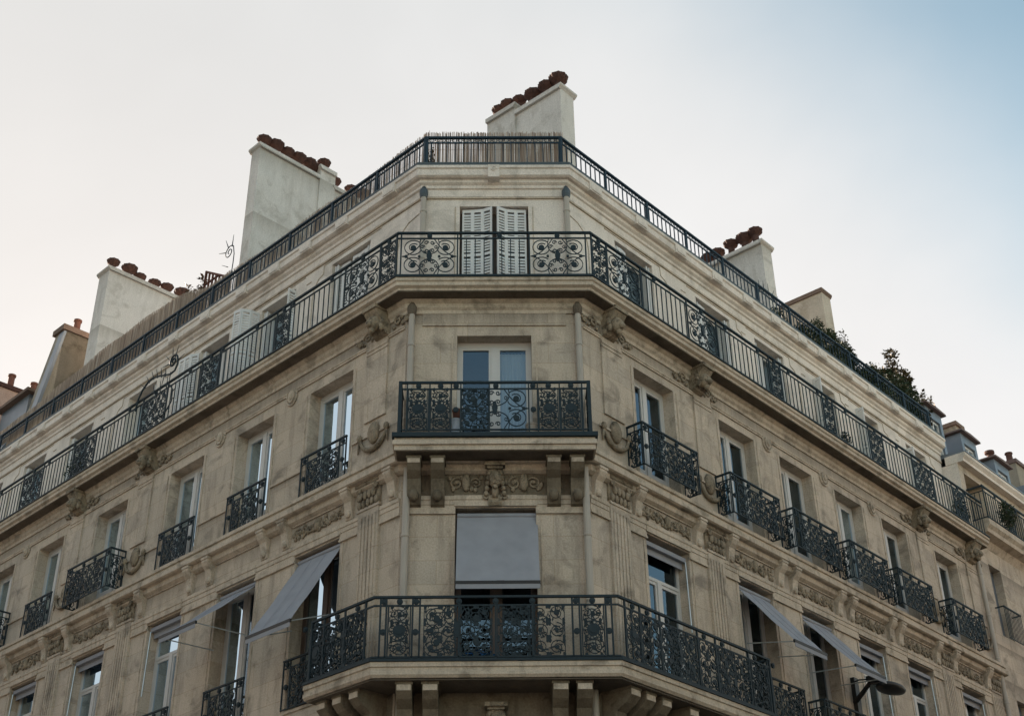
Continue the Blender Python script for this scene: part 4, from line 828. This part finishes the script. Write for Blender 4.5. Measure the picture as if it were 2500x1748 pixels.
# ------------------------------------------------------------------ awnings
def awning(w, s0, s1, zt, ob, zb, label, pivot, sides=True, sag=.02, group='grey awnings over the third floor windows'):
    e = empty('window_awning', label, 'awning', group, FR[w])
    g = G(w); n = 10; m = 14; ids = []
    for i in range(n+1):
        t = i/n; row = []
        for j in range(m+1):
            u = j/m; rip = .006*sin(u*19+1)*t+.012*sin(pi*u)*sin(pi*t)+.004*sin(t*13+u*7)
            row.append(g.P(s0+(s1-s0)*u, -.06+(ob+.06)*t-rip, zt+(zb-zt)*t-sag*sin(pi*t)-rip))
        ids.append(row)
    for i in range(n):
        for j in range(m): g.f.append([ids[i][j], ids[i][j+1], ids[i+1][j+1], ids[i+1][j]])
    o = link('canvas', g.mesh('canvas', 'awn', True), e)
    g = G(w); g.box(s0-.01, s1+.01, ob-.02, ob+.02, zb-.05, zb); link('front_bar', g.mesh('front_bar', 'black'), e)
    g = G(w); g.box(s0, s1, ob+.004, ob+.012, zb-.13, zb-.05); link('valance', g.mesh('valance', 'awn'), e)
    for k in ((1, 2) if w != 'C' else ()):
        x = s0+(s1-s0)*k/3; g = G(w); g.tube([(x, ob*t-.06*(1-t)+.003, zt+(zb-zt)*t-sag*sin(pi*t)+.004) for t in [q/8 for q in range(9)]], .004, 3); link('seam', g.mesh('seam', 'awnseam'), e)
    g = G(w); g.tube([(s0, -.08, zt+.03), (s1, -.08, zt+.03)], .045, 8); link('roller', g.mesh('roller', 'awn'), e)
    for x in (s0+.02, s1-.02):
        g = G(w); g.tube([(x, .0, pivot), (x, ob, zb-.03)], .011, 5); link('arm', g.mesh('arm', 'steel'), e)
awning('C', -.625, .695, 10.62, .42, 9.32, 'grey canvas awning hanging almost straight down over the cut corner window', 9.6, sag=-.02)
awning('L', 1.60, 2.80, 10.60, .88, 9.07, 'steep grey awning pulled far out over the window left of the corner balcony', 9.38)
awning('L', 4.04, 5.18, 10.60, 1.12, 9.62, 'flatter raised grey awning seen almost edge on, second window left of the corner', 9.62)
awning('R', 4.42, 5.50, 10.62, .98, 9.38, 'grey awning right of the corner, nearer of the two with thin steel arms', 9.54)
awning('R', 6.62, 7.76, 10.62, .96, 9.46, 'grey awning right of the corner, farther of the two, above the street lamp', 9.5)
def roller(w, s0, s1, z, label):
    e = empty('rolled_blind', label, 'blind', 'rolled up blinds in third floor window heads', FR[w])
    g = G(w); g.box(s0+.02, s1-.02, -.20, -.06, z-.10, z-.02); link('roller_box', g.mesh('roller_box', 'awn'), e); g = G(w); g.box(s0+.03, s1-.03, -.15, -.14, z-.22, z-.10); link('blind_cloth', g.mesh('blind_cloth', 'awn'), e)
    g = G(w); g.tube([(s1-.05, -.05, z-.1), (s1-.05, -.03, z-1.4)], .012, 5); link('guide_rod', g.mesh('guide_rod', 'steel'), e)
roller('R', F3R[0][0], F3R[0][1], 10.72, 'rolled up blind in the first window right of the cut corner'); roller('R', F3R[3][0], F3R[3][1], 10.70, 'rolled up blind in the window just past the two right awnings'); roller('R', F3R[4][0], F3R[4][1], 10.70, 'rolled up blind above and right of the street lamp'); roller('R', F3R[5][0], F3R[5][1], 10.70, 'rolled up blind in the window nearest the right edge')
roller('L', F3L[2][0], F3L[2][1], 10.70, 'rolled up blind in the third window left of the corner'); roller('L', F3L[3][0], F3L[3][1], 10.70, 'rolled up blind in the fourth window left of the corner'); roller('L', F3L[4][0], F3L[4][1], 10.70, 'rolled up blind in the bottom left window')
# ------------------------------------------------------------------ reed screens on the terrace
def reeds(w, s0, s1, ztop, o, step=.0125, jit=.03, gap=.1, seed=0):
    g = G(w); rn = random.Random(seed); s = s0
    while s < s1:
        zt = ztop(s)+rn.uniform(-jit, jit)
        if rn.random() > gap:
            r = rn.uniform(.005, .008); lean = rn.uniform(-.012, .012); oo = o+rn.uniform(-.008, .008)
            b = [g.P(s+dx, oo+do, z) for z, sh in ((18.2, 0), (zt, lean)) for dx, do in ((-r+sh, 0), (sh, r), (r+sh, 0))]
            g.f += [[b[0], b[1], b[4], b[3]], [b[1], b[2], b[5], b[4]], [b[2], b[0], b[3], b[5]]]
        s += step*rn.uniform(.7, 1.3)
    for z in (18.5, 18.9): g.tube([(s0, o-.01, z), (s1, o-.01, z)], .004, 3)
    return g
e = empty('reed_screen', 'dry reed canes tied behind the terrace railing over the cut corner, sky showing through', 'reed screen', 'reed screens')
for w, a, b, zf, seed, gp in (('C', -1.36, 1.40, lambda s: 19.33, 1, .10), ('L', .27, 7.2, lambda s: 19.34+.04*sin(s*2), 2, .08), ('R', .25, .62, lambda s: 19.32, 3, .15)):
    o = link('canes', reeds(w, a, b, zf, -.64, gap=gp, seed=seed).mesh('canes', 'reed'), e, FR[w]); o['kind'] = 'stuff'
e = empty('reed_screen', 'taller dense grey reed screen rising past the railing at the far left of the terrace', 'reed screen', 'reed screens')
o = link('canes', reeds('L', 7.2, SL, lambda s: 19.42+.40*max(0, min(1, (s-8.2)/1.4))*(1-.85*max(0, min(1, (s-12.5)/4.5)))+.03*sin(3*s), -.64, step=.014, gap=.0, jit=.02, seed=5).mesh('canes', 'reed'), e, FR['L']); o['kind'] = 'stuff'
o = link('backing_canes', reeds('L', 7.2, SL, lambda s: 19.40+.38*max(0, min(1, (s-8.2)/1.4))*(1-.85*max(0, min(1, (s-12.5)/4.5))), -.67, step=.014, gap=.0, jit=.02, seed=6).mesh('backing_canes', 'reed'), e, FR['L']); o['kind'] = 'stuff'
# ------------------------------------------------------------------ plants
def plant(name, w, label, s, o, z0, spec, mat, nl, size, cat='plant', group=None, stems=5, seed=0, droop=0):
    """spec: list of (ds, do, dz, rs, ro, rz) leaf clumps"""
    rn = random.Random(seed); e = empty(name, label, cat, group, FR[w] @ TR(w, s, o, z0)); sg = SG[w]
    g = G(w); vol = sum(c[3]*c[5] for c in spec)
    for c in spec:
        k = int(nl*c[3]*c[5]/vol)
        for _ in range(k):
            while 1:
                p = [rn.uniform(-1, 1) for _ in range(3)]
                if sum(x*x for x in p) < 1: break
            x, y, z = c[0]+p[0]*c[3], c[1]+p[1]*c[4], c[2]+p[2]*c[5]
            d = Vector((rn.uniform(-1, 1), rn.uniform(-1, 1), rn.uniform(-.7, .7)-droop)).normalized(); q = d.cross(Vector((rn.uniform(-1, 1), rn.uniform(-1, 1), 1))).normalized()
            L = size*rn.uniform(.6, 1.3); wv = L*.24; P0 = Vector((x, y, z)); 
            g.quad(tuple(P0), tuple(P0+d*L*.5+q*wv), tuple(P0+d*L), tuple(P0+d*L*.5-q*wv))
    f = link('foliage', g.mesh('foliage', mat), e); f['kind'] = 'stuff'
    g = G(w)
    for c in spec[:]:
        for _ in range(max(1, stems//len(spec)+1)):
            t = (c[0]+rn.uniform(-.5, .5)*c[3], c[1]+rn.uniform(-.3, .3)*c[4], c[2]+rn.uniform(0, .8)*c[5])
            b = (c[0]*.5+rn.uniform(-.1, .1), 0, 0); m_ = ((t[0]+b[0])/2+rn.uniform(-.05, .05), t[1]*.5, t[2]*.5)
            g.tube([b, m_, t], [.012, .009, .004], 4)
    link('stem', g.mesh('stem', 'stem'), e)
TPL = 'plants along the right terrace railing'
plant('terrace_shrub', 'R', 'low dark ivy hanging in the terrace railing left of the stained chimney', 8.4, -.62, 18.2, [(0,0,.4,.5,.12,.3)], 'leaf', 910, .07, group=TPL, seed=1)
plant('terrace_shrub', 'R', 'dark creeper filling the railing below the stained chimney', 10.0, -.62, 18.2, [(0,0,.5,.9,.15,.42),(.35,0,1.05,.22,.12,.38),(.9,0,.8,.4,.15,.3)], 'leaf', 3900, .075, group=TPL, seed=2)
plant('terrace_shrub', 'R', 'bushy evergreen topping the railing right of the stained chimney', 11.5, -.66, 18.2, [(0,0,.5,.8,.18,.5),(-.4,0,1.1,.4,.15,.3),(.35,0,1.0,.45,.15,.35)], 'leaf', 3900, .08, group=TPL, seed=3)
plant('terrace_shrub', 'R', 'upright sprig of small leaves beside the stained chimney edge', 11.9, -.72, 18.2, [(0,0,1.0,.25,.15,.5),(.0,0,1.55,.12,.1,.28)], 'leaf2', 330, .075, group=TPL, seed=4)
plant('terrace_shrub', 'R', 'dark hedge plant behind the middle of the right railing', 13.0, -.66, 18.2, [(0,0,.5,.75,.18,.5),(.2,0,1.0,.45,.15,.28)], 'leaf', 3380, .08, group=TPL, seed=5)
plant('terrace_shrub', 'R', 'thin airy twigs of a nearly bare bush against the sky', 13.5, -.75, 18.2, [(0,0,1.25,.35,.2,.32)], 'leaf2', 110, .05, group=TPL, stems=16, seed=6)
plant('terrace_shrub', 'R', 'large dark laurel crowding the end of the terrace', 14.8, -.8, 18.2, [(0,0,.7,.9,.3,.7),(-.45,0,1.25,.5,.25,.45),(.35,0,1.40,.5,.22,.42),(.85,0,1.35,.4,.2,.45),(.9,0,.7,.4,.2,.5)], 'leaf', 5720, .10, group=TPL, seed=7)
plant('terrace_tree', 'R', 'tall small tree rising highest from the terrace end', 15.0, -.85, 18.2, [(-.05,0,2.45,.20,.18,.17),(.0,0,2.10,.26,.2,.11),(.50,0,1.95,.40,.2,.26),(-.7,0,1.55,.3,.2,.14),(.75,0,1.55,.25,.2,.22)], 'leaf2', 1092, .12, 'tree', TPL, seed=8)
plant('terrace_shrub', 'R', 'long leaved plant leaning right above the first dormer', 15.9, -.8, 18.2, [(.75,0,1.75,.36,.2,.18),(.35,0,1.0,.3,.18,.35)], 'leaf2', 150, .16, group=TPL, seed=9, droop=.5)
plant('balcony_plant', 'R', 'dark potted bush on the long balcony near the house next door', 14.9, .25, 15.1, [(0,0,.4,.35,.15,.4)], 'leaf', 500, .08, group='balcony plants', seed=10)
plant('balcony_plant', 'R', 'dark round plant hanging outside the neighbouring balcony rail', 17.25, .55, 15.8, [(0,0,.3,.3,.2,.4)], 'leaf', 500, .09, group='balcony plants', seed=11)
plant('balcony_plant', 'R', 'small dark potted plant at the foot of the long balcony railing', 9.0, .32, 15.1, [(0,0,.22,.2,.1,.2)], 'leaf', 200, .07, group='balcony plants', seed=12)
plant('balcony_plant', 'L', 'leafy plant behind the scrolled panel at the far left of the long balcony', 11.4, .28, 15.1, [(0,0,.35,.5,.12,.35)], 'leaf', 400, .07, group='balcony plants', seed=13)
plant('terrace_shrub', 'L', 'dry reddish leafed plant standing between the left chimneys', 9.3, -.95, 18.2, [(0,0,1.45,.35,.2,.35),(.25,0,1.8,.16,.12,.25),(-.35,0,1.75,.12,.1,.3)], 'leaf3', 260, .13, seed=14, stems=9)
plant('terrace_shrub', 'L', 'small climbing sprig in the railing at the left end of the cut corner', 0.15, -.60, 18.2, [(0,0,.35,.1,.05,.3)], 'leaf2', 60, .06, seed=15)
plant('terrace_shrub', 'R', 'trailing dark foliage filling the railing between hedge and laurel', 12.4, -.60, 18.2, [(0,0,.45,1.0,.12,.42),(1.4,0,.5,.8,.12,.5)], 'leaf', 2600, .08, group=TPL, seed=21)
plant('terrace_shrub', 'R', 'dark foliage behind the railing at the very end of the terrace', 15.2, -.62, 18.2, [(0,0,.4,.7,.12,.38)], 'leaf', 1400, .08, group=TPL, seed=22)
# brown timber trellis
e = empty('timber_trellis', 'reddish brown triangular timber trellis poking above the reeds by the big left chimney', 'trellis', None, FR['L'])
g = G('L'); P3 = [(8.90, 20.42), (8.95, 19.6), (7.95, 19.6)]
g.tube([(8.90, -1.0, 20.40), (8.95, -1.0, 19.2)], .035, 4); g.tube([(8.92, -1.0, 20.40), (7.85, -1.0, 19.72)], .035, 4); link('frame', g.mesh('frame', 'wood'), e)
g = G('L')
for k in range(6): t = k/6; g.tube([(8.9-.95*t, -1.0, 20.38-.62*t), (8.9-.95*t, -1.0, 19.2)], .028, 4)
for z in (20.0, 19.75, 19.5): g.tube([(8.92, -1.0, z), (8.92-1.0*min(1, (20.42-z)/.66), -1.0, z)], .028, 4)
link('lattice', g.mesh('lattice', 'wood'), e)
# spiked wrought iron sculptures
def spiky(w, pts, label, o, spikes, L=.16, r=.012, curl=None):
    e = empty('iron_sculpture', label, 'sculpture', 'spiked iron sculptures', FR[w]); g = G(w)
    P = [(a, o, z) for a, z in pts]
    if curl: P = P+spiral(*curl, o=o)
    Q = []
    for i in range(len(P)-1):
        for t in (0, .5): Q.append(tuple(P[i][k]*(1-t)+P[i+1][k]*t for k in range(3)))
    Q.append(P[-1]); g.tube(Q, r, 5); link('curved_bar', g.mesh('curved_bar', 'iron'), e)
    for (a, z, an) in spikes:
        g = G(w); g.tube([(a-L*.2*cos(an), o, z-L*.2*sin(an)), (a+L*cos(an), o, z+L*sin(an))], [.014, .005], 4)
        link('spike', g.mesh('spike', 'iron'), e)
bp = [(8.62,15.8),(8.55,16.08),(8.42,16.26),(8.22,16.38),(8.0,16.40),(7.78,16.35),(7.53,16.27),(7.3,16.20),(7.13,16.22),(7.05,16.36),(7.08,16.50)]
spiky('L', bp, 'curling spiked iron creature perched on the left balcony rail', .47, [(8.6,16.0,.15),(8.5,16.18,.45),(8.36,16.3,.7),(8.2,16.38,.95),(8.02,16.4,1.1),(7.85,16.37,1.2),(7.68,16.32,1.3),(7.5,16.26,1.4),(7.55,16.27,-1.3),(7.3,16.2,-1.5),(7.18,16.62,1.9),(7.3,16.66,1.4),(7.42,16.60,.8),(7.46,16.5,.1),(7.05,16.45,2.9),(7.9,16.0,1.2),(7.65,15.95,1.4),(7.4,15.95,1.6)], .24, .022, curl=(7.25, 16.50, .17, .03, pi, -1.6, 20))
spiky('L', [(7.02,19.2),(7.0,19.5),(7.0,19.75),(7.05,19.95)], 'thin spiked iron spiral above the terrace rail left of the big chimney', -.56, [(7.12,20.08,1.6),(7.3,20.1,1.1),(7.42,19.98,.4),(7.25,19.5,.6)], .28, .012, curl=(7.22, 19.90, .19, .03, pi*.8, -1.6, 20))
spiky('R', [(7.4,18.9),(7.75,19.08),(8.0,19.02),(8.25,18.9),(8.35,18.7),(8.4,18.5)], 'arched iron piece with radiating spikes standing on the right terrace rail', -.5, [(7.45,19.0,1.55),(7.65,19.08,1.55),(7.85,19.1,1.5),(8.0,19.05,1.1),(8.12,19.0,.85),(8.22,18.92,.6),(8.3,18.8,.3),(8.35,18.7,.05),(8.38,18.58,-.1)], .26, .012)
spiky('L', [(7.62,15.2),(7.3,15.25),(7.1,15.45),(7.12,15.75),(7.3,15.95)], 'lower bent iron curl with short spikes on the left balcony panel', .47, [(7.6,15.25,-1),(7.2,15.3,-2.2),(7.1,15.5,3.1),(7.1,15.7,2.8)], .12, .014)
# ------------------------------------------------------------------ objects on the balconies
def bucket(w, s, o, z, r, h, mat, label, nm='flower_pot', cat='pot'):
    e = empty(nm, label, cat, 'pots on the cut corner balconies', FR[w] @ TR(w, s, o, z)); g = G(w); g.lathe(0, 0, [(r*.78, 0), (r, h-.04), (r*1.1, h-.03), (r*1.1, h), (r*.95, h), (r*.9, h-.05)], 14); link('body', g.mesh('body', mat), e)
    g = G(w); g.lathe(0, 0, [(r*.9, h-.06), (r*.2, h-.045)], 12); link('soil', g.mesh('soil', 'stem'), e)
bucket('C', -.66, .34, 11.83, .085, .20, 'whpl', 'pale blue plastic pot low behind the middle balcony railing')
bucket('C', -.65, .34, 12.05, .08, .17, 'whpl', 'light pot stacked on the pale blue pot, middle balcony')
bucket('C', -.64, .34, 12.25, .075, .16, 'clay2', 'brown pot topping the stack on the middle balcony')
bucket('C', .62, .36, 11.83, .10, .28, 'pipe', 'beige planter at the right of the middle balcony window')
e = empty('plastic_sheet', 'crumpled blue plastic sheet on the bottom balcony under the awning', 'plastic sheet', None, FR['C'] @ TR('C', -.25, .5, 8.0)); rn = random.Random(3)
g = G('C'); n = 9; ids = [[g.P(-.32+.64*i/n, .0+.12*j/3-.06, .02+.16*sin(pi*i/n)*abs(sin(i*1.3+j))+rn.uniform(0, .04)) for j in range(4)] for i in range(n+1)]
for i in range(n):
    for j in range(3): g.f.append([ids[i][j], ids[i+1][j], ids[i+1][j+1], ids[i][j+1]])
link('sheet', g.mesh('sheet', 'bluepl'), e)
# street lamp on a wall bracket
e = empty('street_lamp', 'dark flat street lamp on an arm fixed to the right wall under the awning', 'street lamp', None, FR['R'])
g = G('R'); prof = [(.04,.09),(.22,.08),(.40,.03),(.46,-.02),(.42,-.06),(.2,-.09),(.02,-.10)]; sl_ = 8.62; ol = .62; zl = 9.52
rings = [[g.P(sl_+r*cos(2*pi*k/20), ol+r*.52*sin(2*pi*k/20), zl+z) for k in range(20)] for r, z in prof]
for a, b in zip(rings, rings[1:]):
    for k in range(20): g.f.append([a[k], a[(k+1) % 20], b[(k+1) % 20], b[k]])
g.f.append(rings[0][::-1]); g.f.append(rings[-1]); link('lamp_head', g.mesh('lamp_head', 'black', True), e)
g = G('R'); g.tube([(8.25, .60, 9.56), (8.05, .48, 9.52), (8.1, .25, 9.36), (8.2, .02, 9.25)], .05, 8); link('arm', g.mesh('arm', 'black'), e)
g = G('R'); g.tube([(8.1, .5, 9.60), (8.15, .2, 9.66), (8.22, .02, 9.66)], .014, 6); link('stay', g.mesh('stay', 'black'), e)
g = G('R'); g.box(8.17, 8.33, .0, .09, 8.9, 9.75); link('wall_plate', g.mesh('wall_plate', 'black'), e)
g = G('R'); g.box(7.98, 8.3, .44, .64, 9.54, 9.64); link('joint_box', g.mesh('joint_box', 'black'), e)
S.cycles.use_denoising = True
S.cycles.max_bounces = 8; S.cycles.transparent_max_bounces = 16
